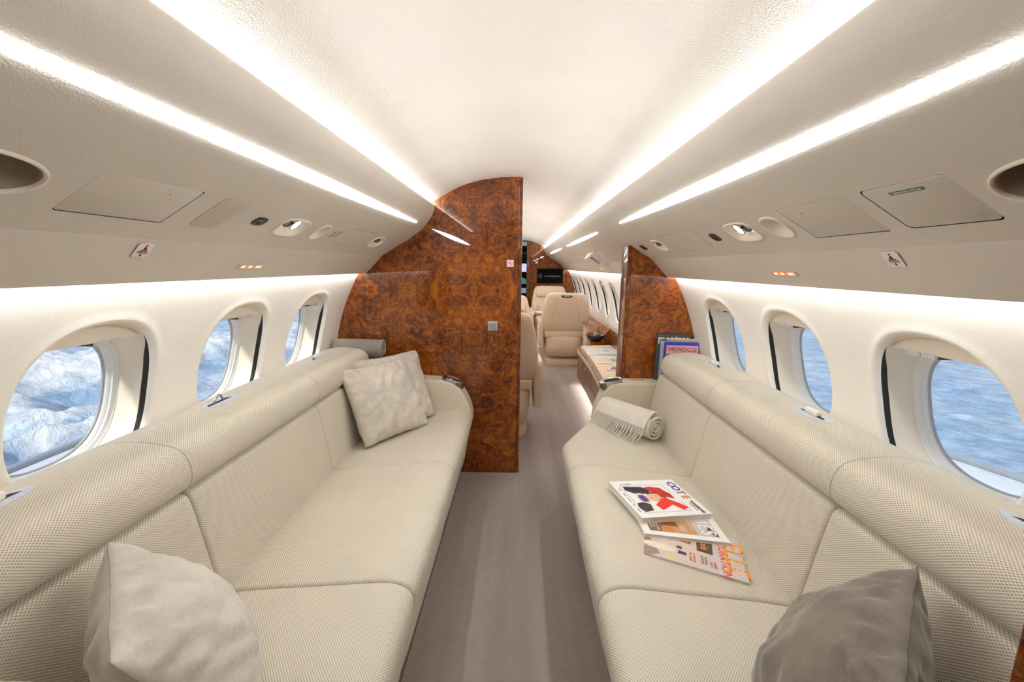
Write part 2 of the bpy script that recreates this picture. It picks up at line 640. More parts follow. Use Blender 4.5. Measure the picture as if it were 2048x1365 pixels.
# outer skin: roof and belly of the hull, keeps daylight out of the ceiling void
b = MB()
arc = [(1.36 * math.cos(R(a)), .98 + 1.05 * math.sin(R(a))) for a in range(14, 167, 8)]
b.rings([[(x, y, z) for x, z in arc] for y in (Y0 - .1, YT + .8)], closed=False)
arc = [(1.36 * math.cos(R(a)), .80 + 1.05 * math.sin(R(a))) for a in range(186, 355, 8)]
b.rings([[(x, y, z) for x, z in arc] for y in (Y0 - .1, YT + .8)], closed=False)
tag(b.build('fuselage_skin', M['skin']), kind='structure')
b = MB()
for yy in (Y0 - .09,):
    b.prism([(1.38 * math.cos(R(a)), .95 + 1.1 * math.sin(R(a))) for a in range(0, 360, 10)], yy - .02, yy, 'y')
tag(b.build('trim_9', M['skin'], smooth=False), kind='structure')


# overhead service panels ---------------------------------------------------------
seg_a, seg_b = Vector((.65, 1.523)), Vector((.828, 1.415))
SD = (seg_b - seg_a).normalized()
SL = (seg_b - seg_a).length


def onbin(side, y, x):
    """frame on the flat service strip of the overhead panel at cabin x; local x aft/forward, local y outboard, local z into the cabin"""
    t = (x - .65) / (.828 - .65)
    z = 1.523 + (1.415 - 1.523) * t
    return frame((side * x, y, z), (0, side, 0), (side * SD.x, 0, SD.y))


FIX = {'L': [], 'R': []}      # holes: (y, x) polygons per side


def flat_s(x): return (x - .65) / (.828 - .65) * SL


HOLES = {-1: [], 1: []}


def hole(side, poly):
    """poly in (y, x) cabin coordinates"""
    HOLES[side].append([(y, flat_s(x)) for y, x in poly])


def quad(ya, yb, xa, xb, r=.008, k=4):
    return [(y, x) for y, x in rrect(yb - ya, xb - xa, r, k, (ya + yb) / 2, (xa + xb) / 2)]


def lensq(ya, yb, xa, xb, n=3.0, k=36):
    return sup((yb - ya) / 2, (xb - xa) / 2, n, k, (ya + yb) / 2, (xa + xb) / 2)


SKW = 0.0
READ = {-1: (1.365, 1.512, .688, .760), 1: (1.335, 1.482, .688, .762)}
SMALL = {-1: (2.205, 2.355, .690, .758), 1: (2.17, 2.30, .692, .764)}
OVAL = {-1: (1.598, 1.672, .688, .757), 1: (1.183, 1.27, .690, .763)}
BIG = {-1: (.47, .684, .680, .760), 1: (.47, .668, .680, .762)}
PANELS = {-1: [(.745, .974, .667, .777)], 1: [(.917, 1.145, .671, .784), (.706, .876, .672, .783)]}
SLOTS = {-1: [(1.746, 1.756, .704, .742), (1.783, 1.793, .700, .740)], 1: []}
for s_ in (-1, 1):
    hole(s_, lensq(*READ[s_], 3.2)); hole(s_, lensq(*SMALL[s_], 2.6)); hole(s_, lensq(*OVAL[s_], 2.4)); hole(s_, lensq(*BIG[s_], 2.2))
    for q in PANELS[s_]: hole(s_, quad(*q))
    for q in SLOTS[s_]: hole(s_, quad(*q, r=.002, k=2))

up_prof = [(.565, 1.655), (.545, 1.690), (.520, 1.714), (.505, 1.722), (.497, 1.720), (.4945, 1.712)] + catmull([(.497, 1.697), (.514, 1.657), (.556, 1.598), (.603, 1.556), (.65, 1.523)], 6)
lo_prof = [(.833, 1.4155), (.831, 1.4130), (.8335, 1.4095)] + catmull([(.838, 1.404), (.878, 1.360), (.905, 1.334), (.928, 1.312)], 4) + [(.933, 1.308), (.938, 1.308), (.941, 1.312), (.94, 1.34)]
ybins = (Y0, YT + .6)
for s_, nm, nm2 in ((-1, 'trim_1', 'trim_2'), (1, 'trim_3', 'trim_4')):
    b = MB()
    yy = [ybins[0] + (ybins[1] - ybins[0]) * i / 30 for i in range(31)]
    b.rings([[(s_ * x, y, z) for x, z in up_prof] for y in yy], closed=False)
    # flat strip with cut-outs
    pts = [Vector((ybins[0], 0)), Vector((ybins[1], 0)), Vector((ybins[1], SL + .003)), Vector((ybins[0], SL + .003))]
    edges = [(0, 1), (1, 2), (2, 3), (3, 0)]
    for h in HOLES[s_]:
        b0 = len(pts)
        pts += [Vector(p) for p in h]
        edges += [(b0 + i, b0 + (i + 1) % len(h)) for i in range(len(h))]
    res = delaunay_2d_cdt(pts, edges, [], 0, 1e-6)
    V2, F2 = res[0], res[2]
    def inside(p, poly):
        c = False
        for i in range(len(poly)):
            (x1, y1), (x2, y2) = poly[i], poly[i - 1]
            if (y1 > p[1]) != (y2 > p[1]) and p[0] < (x2 - x1) * (p[1] - y1) / (y2 - y1) + x1: c = not c
        return c
    keep = []
    for t in F2:
        ctr = (sum(V2[i].x for i in t) / 3, sum(V2[i].y for i in t) / 3)
        if 0 <= ctr[1] <= SL + .003 and not any(inside(ctr, h) for h in HOLES[s_]): keep.append(tuple(t))
    vv = [(s_ * (seg_a.x + SD.x * p.y), p.x, seg_a.y + SD.y * p.y) for p in V2]
    b.add(vv, keep)
    # returned edge into the shadow gap
    e = (seg_a + SD * (SL + .003))
    b.rings([[(s_ * e.x, y, e.y), (s_ * (e.x + .004), y, e.y + .010)] for y in ybins], closed=False)
    tag(b.build(nm, M['panel'], sharp=50), kind='structure')
    b = MB().rings([[(s_ * x, y, z) for x, z in lo_prof] for y in yy], closed=False)
    b.rings([[(s_ * .833, y, 1.4155), (s_ * .850, y, 1.450)] for y in ybins], closed=False)
    tag(b.build(nm2, M['panel'], sharp=50), kind='structure')

# hidden LED strips: one pair in the ceiling coves, one pair under the overhead panels
for s_, sd in ((-1, 'left'), (1, 'right')):
    b = MB().rings([[(s_ * .527, y, 1.7260), (s_ * .516, y, 1.7080)] for y in (.40, YB)], closed=False)
    b.rings([[(s_ * .527, y, 1.7260), (s_ * .516, y, 1.7080)] for y in (YB + .05, YT)], closed=False)
    tag(b.build('led_strip', M['led'], smooth=False), 'hidden light strip in the %s ceiling cove' % ('port side' if s_ < 0 else 'starboard side'), 'light', 'cove light strips')
    b = MB().rings([[(s_ * .944, y, 1.330), (s_ * .944, y, 1.342)] for y in (Y0 + .02, YB - .01)], closed=False)
    b.rings([[(s_ * .944, y, 1.330), (s_ * .944, y, 1.342)] for y in (YB + .1, YT)], closed=False)
    tag(b.build('led_strip', M['led_wash'], smooth=False), 'hidden light strip below the %s overhead panel' % ('port side' if s_ < 0 else 'starboard side'), 'light', 'wall washer strips')


# visible light lenses: long pointed blades set in the curved part of the panel
def bladelight(side, ya, yb, label, w=.034, xc=.5565, tip=.55):
    lp = catmull([(.514, 1.657), (.556, 1.598), (.603, 1.556)], 12)
    # arc-length lookup about x = xc
    acc = [0]
    for p, q in zip(lp[:-1], lp[1:]): acc.append(acc[-1] + math.hypot(q[0] - p[0], q[1] - p[1]))
    def at(sv):
        for i in range(len(lp) - 1):
            if acc[i + 1] >= sv or i == len(lp) - 2:
                t = (sv - acc[i]) / (acc[i + 1] - acc[i])
                return lp[i][0] + (lp[i + 1][0] - lp[i][0]) * t, lp[i][1] + (lp[i + 1][1] - lp[i][1]) * t
    s0 = min(zip(acc, lp), key=lambda q: abs(q[1][0] - xc))[0]
    L = yb - ya
    ns = 90
    b = MB(); rings = []
    for i in range(ns + 1):
        y = ya + L * i / ns
        k1 = min(1, (y - ya) / min(tip, L / 2)); k2 = min(1, (yb - y) / min(tip, L / 2))
        hwid = w / 2 * math.sin(min(k1, k2) * math.pi / 2) ** .75 + .0004
        rg = []
        for q in (-1, -.9, -.6, 0, .6, .9, 1):
            x, z = at(s0 + q * hwid)
            nx, nz = -.80, -.60
            rg.append((side * (x + nx * (-.0006 + .0034 * (1 - q ** 4))), y, z + nz * (-.0006 + .0034 * (1 - q ** 4))))
        rings.append(rg)
    b.rings(rings, closed=False)
    o = b.build('ceiling_light', M['lens'])
    return tag(o, label, 'light')


bladelight(-1, .30, 2.47, 'long white light blade in the left overhead panel above the left windows', .038, tip=2)
bladelight(1, .30, 2.39, 'long white light blade in the right overhead panel above the right windows', .038, tip=2)
bladelight(1, 3.05, 5.0, 'short white light blade overhead just beyond the right wood partition', .030, tip=2)
bladelight(1, 5.65, 7.7, 'shortest light blade overhead, nearest the screen wall', .030, tip=2)
bladelight(-1, 3.05, 7.7, 'light blade overhead in the front cabin behind the left partition', .030, tip=2)


# ------------------------------------------------------------------ windows
wcount = [0]


def window(side, yc, full=True):
    wcount[0] += 1
    e = tag(empty('window_%d' % wcount[0], (side * 1.12, yc, WZ)), kind='structure')
    inv = Matrix.Translation((-side * 1.12, -yc, -WZ))
    k = 64
    TH = [2 * math.pi * i / k for i in range(k)]

    def ring(a, bb, cz, off, nn=WN, offs=None):
        out = []
        for i, t in enumerate(TH):
            c, q = math.cos(t), math.sin(t)
            rad = 1 / ((abs(c) / a) ** nn + (abs(q) / bb) ** nn) ** (1 / nn)
            z = cz + rad * q
            o_ = off if offs is None else offs[i]
            out.append((side * (wallx(min(max(z, .72), 1.22)) + o_), yc + rad * c, z))
        return out
    # gap of the pleated-shade slot: widest on the forward side
    gap = []
    for t in TH:
        c, q = math.cos(t), math.sin(t)
        g = max(0, c) ** .45 * max(0, min(1, (.86 - q) / .35))
        gap.append(.014 + .024 * g)
    b = MB().rings([ring(WA + .001, WB + .001, WZ, .006), ring(WA + .001, WB + .001, WZ, 0, offs=gap), ring(WA + .03, WB + .03, WZ, 0, offs=[g + .002 for g in gap]),
                    ring(WA + .03, WB + .03, WZ, 0.004)])
    b.build('shade_slot', M['dark'], e, M4=inv)
    BZ, BA, BB = .978, .190, .200
    rings = [ring(WA + .028, WB + .028, WZ, 0, offs=[g + .0015 for g in gap]), ring(WA + .002, WB + .002, WZ, 0, offs=gap)]
    for lam in (.12, .35, .6, .82, .95, 1.0):
        a = WA + (BA - WA) * lam; bb = WB + (BB - WB) * lam; cz = WZ + (BZ - WZ) * lam
        rings.append(ring(a, bb, cz, 0, 2.5, [g + (.104 - g) * lam for g in gap]))
    MB().rings(rings).build('reveal', M['liner'], e, M4=inv)
    if full:
        rs = [ring(BA + .004, BB + .004, BZ, .1035), ring(BA - .002, BB - .002, BZ, .1035), ring(BA - .004, BB - .004, BZ, .106), ring(BA - .013, BB - .013, BZ, .110), ring(BA - .0145, BB - .0145, BZ, .117)]
        MB().rings(rs).build('bezel', M['bezel'], e, M4=inv, sharp=25)
        rs = [ring(BA - .0142, BB - .0142, BZ, .1165), ring(BA - .016, BB - .016, BZ, .1165), ring(BA - .020, BB - .020, BZ, .121), ring(BA - .022, BB - .022, BZ, .129)]
        MB().rings(rs).build('inner_bezel', M['bezel'], e, M4=inv, sharp=25)
        rs = [ring(BA - .0215, BB - .0215, BZ, .128), ring(BA - .026, BB - .026, BZ, .129), ring(BA - .027, BB - .027, BZ, .134)]
        MB().rings(rs).build('gasket', M['gasket'], e, M4=inv, sharp=25)
    rg = ring(BA - .012, BB - .012, BZ, .1325)
    MB().add(rg, [tuple(range(k))]).build('pane', M['glass'], e, smooth=False, M4=inv)
    # parked blind: flat header under the top of the recess with a metal pull
    zb = 1.150
    a, bb = WA - .004, WB - .004
    def halfw(z): return a * max(0, 1 - (abs(z - WZ) / bb) ** WN) ** (1 / WN)
    pl = []
    zs = [zb + (WZ + bb - zb) * i / 8 for i in range(9)]
    ply = [(yc - halfw(z), z) for z in zs] + [(yc + halfw(z), z) for z in zs[::-1][1:]]
    b = MB()
    x0, x1 = wallx(1.16) + .030, wallx(1.16) + .105
    b.prism([(y, z) for y, z in ply], side * x0, side * x1, 'x')
    b.build('blind_header', M['liner'], e, smooth=False, M4=inv)
    if full:
        b = MB().box((side * (x0 + .030), yc + .045, zb - .004), (.050, .085, .012), r=.003)
        h = b.build('blind_pull', C(66, 66, 68, .4), e, M4=inv)
        b = MB()
        for dy in (-.021, .0215):
            b.box((side * (x0 + .003), yc + .045 + dy, zb - .004), (.010, .041, .015), r=.003)
        c_ = b.build('pull_cap', C(206, 206, 206, .25), h, M4=inv)
        b = MB()
        for i in range(4):
            for j in range(2):
                y = yc + .055 + .008 * i
                z = BZ - BB + .0155 + j * .006 + .0022 * i
                xx = wallx(z) + .1065
                b.prism(sup(.0012, .0012, 2, 6, y, z), side * xx, side * (xx + .0008), 'x')
        vh = b.build('vent_holes', M['gasket'], e, M4=inv, smooth=False)
        vh['kind'] = 'stuff'
    return e


for y in AFT_WIN: window(-1, y)
for y in AFT_WIN: window(1, y)
for y in FWD_WIN: window(1, y, False)


# ------------------------------------------------------------------ burl partitions
def outline(side, x_in, x_pad=.0):
    """partition outline from its free edge out to the wall, following the ceiling, panels and wall"""
    top = [p for p in ch if p[0] <= .50]
    pts = []
    if x_in < 0:        # crosses the centre line a little
        pts += [(x, z) for x, z in [(-p[0], p[1]) for p in ch[::-1] if p[0] < -x_in]][-3:]
    return pts


cz_ = lambda x: float(np.interp(abs(x), [p[0] for p in ch], [p[1] for p in ch]))
binline = [(.512, 1.657), (.556, 1.598), (.603, 1.556), (.65, 1.523), (.828, 1.415), (.878, 1.361), (.932, 1.309)]
wallline = [(wallx(z), z) for z in (1.36, 1.30, 1.2, 1.1, 1.0, .9, .8, .7, .6, .45, .3, .15, 0)]


def left_outline(x_edge):
    xs = [x_edge] + [-x for x in (0.02, .08, .15, .22, .28, .34, .39, .43, .47, .50) if -x < x_edge - .005]
    pts = [(x, cz_(x) + .004) for x in xs]
    pts += [(-.53, 1.735), (-.56, 1.66)]
    pts += [(-x - .01, z + .008) for x, z in binline[1:]]
    pts += [(-x - .012, z) for x, z in wallline]
    pts += [(x_edge, 0)]
    return pts


root = tag(empty('wall_front_left', (0, YB, 0)), 'glossy burl walnut partition reaching the ceiling', kind='structure')
b = MB().prism([(x, z) for x, z in left_outline(.014)], 0, .060, 'y')
b.build('panel', M['burl'], root, smooth=False)
b = MB().box((.0265, .03, .945), (.019, .066, 1.882), r=.004)
b.build('edge_trim', M['burl_trim'], root)
b = MB().box((.0155, .03, .94), (.004, .05, 1.86))
b.build('edge_channel', M['dark'], root, smooth=False)
b = MB()
for z, h in ((1.79, .10), (1.60, .26), (1.25, .05), (1.10, .05), (.88, .22), (.6, .2)):
    b.box((.0157, -.0005, z), (.0022, .004, h))
b.build('edge_inlay', M['chrome'], root, smooth=False)

EX = .70
rp = [(EX, 1.49)] + [(x + .01, z + .008) for x, z in [(.65 + .178 * .35, 1.523 - .108 * .35)] + binline[4:]] + [(x + .012, z) for x, z in wallline] + [(EX, 0)]
rp[0] = (EX, 1.5005)
root = tag(empty('wall_front_right', (0, YB, 0)), 'glossy burl walnut half partition at the right wall', kind='structure')
MB().prism(rp, 0, .13, 'y').build('panel', M['burl'], root, smooth=False)
b = MB().box((EX - .008, .066, .748), (.028, .140, 1.496), r=.006)
b.build('edge_trim', M['burl_trim'], root)
# rear right partition beside the camera
root = tag(empty('wall_rear_right', (0, .40, 0)), 'dark burl walnut partition edge at the near end of right sofa', kind='structure')
MB().prism([(.685, 1.50)] + rp[1:-1] + [(.685, 0)], 0, .09, 'y').build('panel', M['burl_trim'], root, smooth=False)
MB().box((.681, .045, .748), (.016, .094, 1.496), r=.004).build('edge_trim', M['burl_trim'], root)
root = tag(empty('wall_rear_left', (0, .40, 0)), 'dark burl walnut partition at the near end of left sofa', kind='structure')
MB().prism([(-.785, 1.43)] + [(-x, z) for x, z in rp[3:-1]] + [(-.785, 0)], 0, .09, 'y').build('panel', M['burl_trim'], root, smooth=False)
MB().box((-.783, .045, .71), (.016, .094, 1.42), r=.004).build('edge_trim', M['burl_trim'], root)

# partition switch and sticker
e = empty('light_switch', (-.141, YB, .99), 'square silver wall switch on the burl partition', 'switch')
MB().box((0, -.006, 0), (.062, .012, .062), r=.005).build('plate', C(176, 176, 174, .35), e)
MB().box((0, -.013, -.004), (.046, .006, .044), r=.003).build('rocker', C(140, 140, 138, .35), e)
e = empty('no_smoking_sticker', (-.035, YB - .0006, 1.380), 'small white no smoking sticker near the partition edge', 'sticker')
MB().prism(rrect(.042, .042, .006), -.0006, .0006, 'y').build('backing', M['sticker'], e, smooth=False)


def ringmesh(r0, r1, y, k=28):
    b = MB()
    b.rings([[(r1 * math.cos(2 * math.pi * i / k), y, r1 * math.sin(2 * math.pi * i / k)) for i in range(k)],
             [(r0 * math.cos(2 * math.pi * i / k), y, r0 * math.sin(2 * math.pi * i / k)) for i in range(k)]])
    return b


b = ringmesh(.0125, .0152, -.0010)
b.prism([(-.0105, .0085), (-.0085, .0105), (.0105, -.0085), (.0085, -.0105)], -.0012, -.0008, 'y')
b.build('ban_ring', M['red'], e, smooth=False)
MB().box((-.001, -.0007, 0), (.014, .0004, .003)).build('cigarette', M['black'], e, smooth=False)


# ------------------------------------------------------------------ fixtures of the overhead panels
def bowl(side, q, n_, depth, name, label, cat, lamp=None, tilt=0, group=None, bmat=None):
    """oval recess set into a cut-out: raised rim, bowl, and lamps"""
    ya, yb, xa, xb = q
    yc, xc = (ya + yb) / 2, (xa + xb) / 2
    F = onbin(side, yc, xc)
    a = (yb - ya) / 2
    h = (flat_s(xb) - flat_s(xa)) / 2
    e = empty(name, mat=F, label=label, cat=cat, group=group)
    k = 40
    def rg(s_, z, dy=0, add=0.0): return [(x, y + dy, z) for x, y in sup(a * s_ + add, h * s_ + add, n_, k)]
    b = MB().rings([rg(1, -.004, 0, .0065), rg(1, .0018, 0, .0065), rg(1, .0042, 0, .005), rg(1, .0045, 0, .0025), rg(1, .0025, 0, 0), rg(1, -.003, 0, 0)])
    b.build('rim', M['liner'], e, sharp=60)
    b = MB().rings([rg(1, -.0005, 0, .001), rg(.97, -.004, 0, 0), rg(.9, -depth * .55, -h * .06), rg(.74, -depth * .92, -h * .16), rg(.45, -depth, -h * .22), rg(.02, -depth, -h * .22)], cap1=True)
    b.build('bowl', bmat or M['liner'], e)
    return e, a, h


def spot(parent, x, y, z, r, lit, tilt=.5):
    rot = Matrix.Rotation(tilt, 3, 'X')
    P = lambda px, py, pz: tuple(Vector((x, y, z)) + rot @ Vector((px, py, pz)))
    k = 20
    C_ = lambda rr, zz: [P(rr * math.cos(2 * math.pi * i / k), rr * math.sin(2 * math.pi * i / k), zz) for i in range(k)]
    MB().rings([C_(r, -.012), C_(r, .004), C_(r * .86, .006), C_(r * .80, .002)]).build('lamp_ring', M['gunmetal'] if not lit else M['chrome'], parent)
    MB().rings([C_(r * .82, .002), C_(.0005, .0026)], cap1=True).build('lamp_face', M['lamp'] if lit else C(150, 150, 154, .3), parent)


for s_, side_word, nb in ((-1, 'left', 1), (1, 'right', 1)):
    e, a, h = bowl(s_, READ[s_], 3.2, .042, 'reading_light', 'lit reading light pair in an oval recess of the %s overhead panel' % side_word, 'light')
    spot(e, s_ * .016, -.008, -.008, .024, True, .18)
    spot(e, s_ * -.034, -.009, -.009, .018, False, .18)
    e, a, h = bowl(s_, SMALL[s_], 2.6, .034, 'reading_light', 'small unlit twin spot beside the burl partition, %s overhead panel' % side_word, 'light')
    spot(e, s_ * .015, -.006, -.006, .013, False, .18)
    spot(e, s_ * -.015, -.006, -.006, .013, False, .18)
    e, a, h = bowl(s_, OVAL[s_], 2.4, .026, 'air_vent', 'plain oval recess %s the reading light in the %s overhead panel' % ('beyond' if s_ < 0 else 'on the near side of', side_word), 'vent')
    e, a, h = bowl(s_, BIG[s_], 2.2, .060, 'reading_light', 'large oval light recess cut by the %s edge of the photo' % side_word, 'light', bmat=C(132, 120, 102, .5))  # shade of the deep recess put into a darker bowl colour
    spot(e, s_ * .012, -.012, -.024, .030, s_ < 0, .35)
# access panels
def hatch(side, q, label, r=.008):
    ya, yb, xa, xb = q
    F = onbin(side, (ya + yb) / 2, (xa + xb) / 2)
    e = empty('access_panel', mat=F, label=label, cat='panel')
    w, h = yb - ya, flat_s(xb) - flat_s(xa)
    b = MB()
    k = 4
    o0 = rrect(w - .0030, h - .0030, r, k); o1 = rrect(w - .0036, h - .0036, r, k)
    b.rings([[(x, y, -.012) for x, y in o0], [(x, y, -.0009) for x, y in o0], [(x, y, -.0006) for x, y in o1]], cap1=True)
    b.build('lid', M['panel'], e, sharp=40)
    o2 = rrect(w + .003, h + .003, r + .001, k); o3 = rrect(w - .0002, h - .0002, r, k)
    b = MB().rings([[(x, y, -.0008) for x, y in o3], [(x, y, -.0010) for x, y in o2], [(x, y, -.013) for x, y in o2]], cap1=True)
    b.build('backing', M['dark'], e, smooth=False)
    return e, w, h


e, w, h = hatch(-1, PANELS[-1][0], 'square flush access panel in the left overhead panel')
MB().prism(sup(.0014, .0014, 2, 10, -.045, -.035), 0, .0006).build('latch_hole', M['dark'], e, smooth=False)
e, w, h = hatch(1, PANELS[1][0], 'plain flush access panel between oval vent and oxygen panel, right overhead', .003)
MB().prism(sup(.0014, .0014, 2, 10, .05, -.035), 0, .0006).build('latch_hole', M['dark'], e, smooth=False)
e, w, h = hatch(1, PANELS[1][1], 'access panel with a green therapeutic oxygen label, right overhead', .012)
MB().prism([(-.033, -.0455), (.033, -.0455), (.033, -.038), (-.033, -.038)], 0, .0006).build('green_label', C(22, 104, 70), e, smooth=False)
text('lettering', 'THERAPEUTIC OXYGEN', .0062, M['sticker'], frame((0, -.0417, .0008), (-1, 0, 0), (0, -1, 0)), e, sx=.88)
# fainter door outlines beside the partitions
for s_, q in ((1, (1.89, 2.10, .672, .785)), (-1, (1.86, 2.14, .672, .775))):
    F = onbin(s_, (q[0] + q[1]) / 2, (q[2] + q[3]) / 2)
    w, h = q[1] - q[0], flat_s(q[3]) - flat_s(q[2])
    e = empty('access_panel', mat=F, label='faint flush hatch outline beside the partition, %s overhead panel' % ('right' if s_ > 0 else 'left'), cat='panel')
    MB().box((0, 0, .0002), (w - .002, h - .002, .0005)).build('lid', M['panel'], e, smooth=False)
    MB().box((0, -h / 2, .0002), (w, .0012, .0006)).build('joint', M['seam'], e, smooth=False)
    MB().box((0, h / 2, .0002), (w, .0012, .0006)).build('joint', M['seam'], e, smooth=False)
# slot vents' dark backs
for i, q in enumerate(SLOTS[-1]):
    F = onbin(-1, (q[0] + q[1]) / 2, (q[2] + q[3]) / 2)
    b = MB().box((0, 0, -.0025), (q[1] - q[0] + .004, (q[3] - q[2]) * 1.3, .004))
    o = b.build('slot_vent', C(104, 92, 74, .7), smooth=False)
    o.matrix_world = F
    tag(o, ('narrow slot vent next to the oval recess, left overhead' if i == 0 else 'narrow slot vent nearer the partition, left overhead'), 'vent')
# speaker grilles
for s_, q, lab, rr in ((-1, (1.045, 1.145, .668, .773), 'perforated speaker grille beside the left access panel', .022), (1, (1.712, 1.795, .677, .777), 'plain rounded speaker cover in the right overhead panel', .030)):
    F = onbin(s_, (q[0] + q[1]) / 2, (q[2] + q[3]) / 2)
    w, h = q[1] - q[0], flat_s(q[3]) - flat_s(q[2])
    e = empty('speaker_grille', mat=F, label=lab, cat='speaker')
    o1 = rrect(w, h, rr, 6); o2 = rrect(w - .003, h - .003, rr - .0015, 6)
    b = MB().rings([[(x, y, 0) for x, y in o1], [(x, y, .0009) for x, y in o1], [(x, y, .0012) for x, y in o2]], cap1=True)
    b.build('cover', M['panel'], e, sharp=30)
    o3 = rrect(w + .002, h + .002, rr + .001, 6)
    MB().rings([[(x, y, .0004) for x, y in o3], [(x, y, .0004) for x, y in o1]]).build('edge_gap', M['seam'], e, smooth=False)
    if s_ < 0:
        b = MB()
        nx, ny = int(w / .0042), int(h / .0042)
        for i in range(nx):
            for j in range(ny):
                x = -w / 2 + .0021 + (i + .5 * (j % 2)) * .0042; y = -h / 2 + .0021 + j * .0042
                dx = max(0, abs(x) - (w / 2 - rr)); dy = max(0, abs(y) - (h / 2 - rr))
                if math.hypot(dx, dy) > rr - .0025: continue
                b.add([(x + .0011 * math.cos(t), y + .0011 * math.sin(t), .0014) for t in (0, 1.05, 2.09, 3.14, 4.19, 5.24)], [tuple(range(6))])
        p = b.build('perforation', M['seam'], e, smooth=False)
        p['kind'] = 'stuff'
# call buttons
for s_, q, lab in ((-1, (1.230, 1.282, .706, .737), 'grey call button plate between speaker and reading light, left overhead'),
                   (1, (1.583, 1.633, .710, .747), 'dark call button plate between speaker and reading light, right overhead'),
                   (1, (2.475, 2.545, .704, .744), 'small dark call button plate next to the right partition')):
    F = onbin(s_, (q[0] + q[1]) / 2, (q[2] + q[3]) / 2)
    w, h = q[1] - q[0], flat_s(q[3]) - flat_s(q[2])
    e = empty('call_button', mat=F, label=lab, cat='button')
    o1 = sup(w / 2, h / 2, 3.4, 32); o2 = sup(w / 2 - .0025, h / 2 - .0025, 3.4, 32)
    b = MB().rings([[(x, y, 0) for x, y in o1], [(x, y, .003) for x, y in o1], [(x, y, .0045) for x, y in o2]], cap1=True)
    b.build('plate', M['gunmetal'], e, sharp=30)
    MB().prism(sup(.0075, .0085, 2, 18, s_ * -.004, .003), .0045, .0052).build('button', M['black'], e, smooth=False)
    MB().prism(sup(.0045, .0035, 2, 12, s_ * -.008, -.006), .0045, .0050).build('indicator', M['chrome'], e, smooth=False)
text('seat_mark', '31', .012, M['black'], frame(tuple(onbin(1, 2.50, .692) @ Vector((0, 0, .0008))), (0, -1, 0), (-SD.x, 0, -SD.y)))
tag(bpy.data.objects['seat_mark'], 'tiny dark marking above the call button by the right partition', 'marking')

# lower valance: raft stickers and lit signs
VA, VB = Vector((.838, 1.404)), Vector((.878, 1.360))
VD = (VB - VA).normalized()


def onval(side, y, x):
    if x <= .878: t = (x - .838) / .04; z = 1.404 - .044 * t; d = VD
    else: t = (x - .878) / .05; z = 1.360 - .048 * t; d = Vector((.05, -.048)).normalized()
    return frame((side * x, y, z), (0, side, 0), (side * d.x, 0, d.y))


for s_, y in ((-1, 1.004), (1, .984)):
    F = onval(s_, y, .852) @ Matrix.Translation((0, 0, .0015))
    e = empty('raft_sticker', mat=F, label='white square life raft sticker on the %s valance' % ('left' if s_ < 0 else 'right'), cat='sticker')
    z = .0018
    MB().prism(rrect(.043, .043, .006), .0008, z).build('backing', M['sticker'], e, smooth=False)
    b = MB()
    b.prism(sup(.0026, .0026, 2, 14, .0005 * s_, -.0140), z, z + .0004)
    b.prism([(-.0035, -.0015), (.0035, -.0015), (.0020, -.0105), (-.0012, -.0105)], z, z + .0004)
    b.prism([(.002 * s_, -.0095), (.0085 * s_, -.002), (.0070 * s_, -.0016), (.001 * s_, -.0075)], z, z + .0004)
    for yo in (.0028, .0068):
        top = [(-.0135 + .027 * i / 24, yo + .0011 * math.sin(i / 24 * 6 * math.pi)) for i in range(25)]
        bt = [(x, yy + .0019) for x, yy in top[::-1]]
        b.prism(top + bt, z, z + .0004)
    b.prism([(-.0016, .0105), (.0016, .0105), (.0016, .0140), (.0038, .0140), (0, .0185), (-.0038, .0140), (-.0016, .0140)], z, z + .0004)
    b.build('pictogram', M['black'], e, smooth=False)
    MB().prism([(-.0095, -.0018), (.0095, -.0018), (.0082, .0014), (-.0082, .0014)], z + .0002, z + .0006).build('raft', M['red'], e, smooth=False)
for s_, y, w, lab in ((-1, 1.465, .148, 'lit amber seat belt sign on the left valance'), (1, 1.437, .142, 'lit amber seat belt sign on the right valance'),
                      (1, 4.62, .12, 'lit amber sign on the front cabin valance nearest the partition'), (1, 6.6, .12, 'lit amber sign on the front cabin valance farther away')):
    F = onval(s_, y, .888)
    e = empty('seatbelt_sign', mat=F, label=lab, cat='sign')
    h = .0235
    MB().box((0, 0, .0008), (w, h, .0024), r=.0008).build('frame', M['panel'], e)
    MB().box((0, 0, .0019), (w - .006, h - .005, .001)).build('cover', C(196, 172, 150), e, smooth=False)
    z = .0026
    for x, wd, hot in ((-.040, .044, .016), (.006, .030, .010), (.043, .030, .011)):
        g = MB().prism(rrect(wd * w / .148, .0155, .005, 4, x * w / .148, 0), z, z + .0003).build('glow', M['amber'], e, smooth=False)
        MB().prism(sup(hot * .8, .0034, 1.8, 14, x * w / .148 + .002, 0), z + .0004, z + .0007).build('symbol', M['amberhot'], g, smooth=False)


# ------------------------------------------------------------------ sofas
def seat_z(x): return .478 - .088 * max(0, abs(x) - .33)


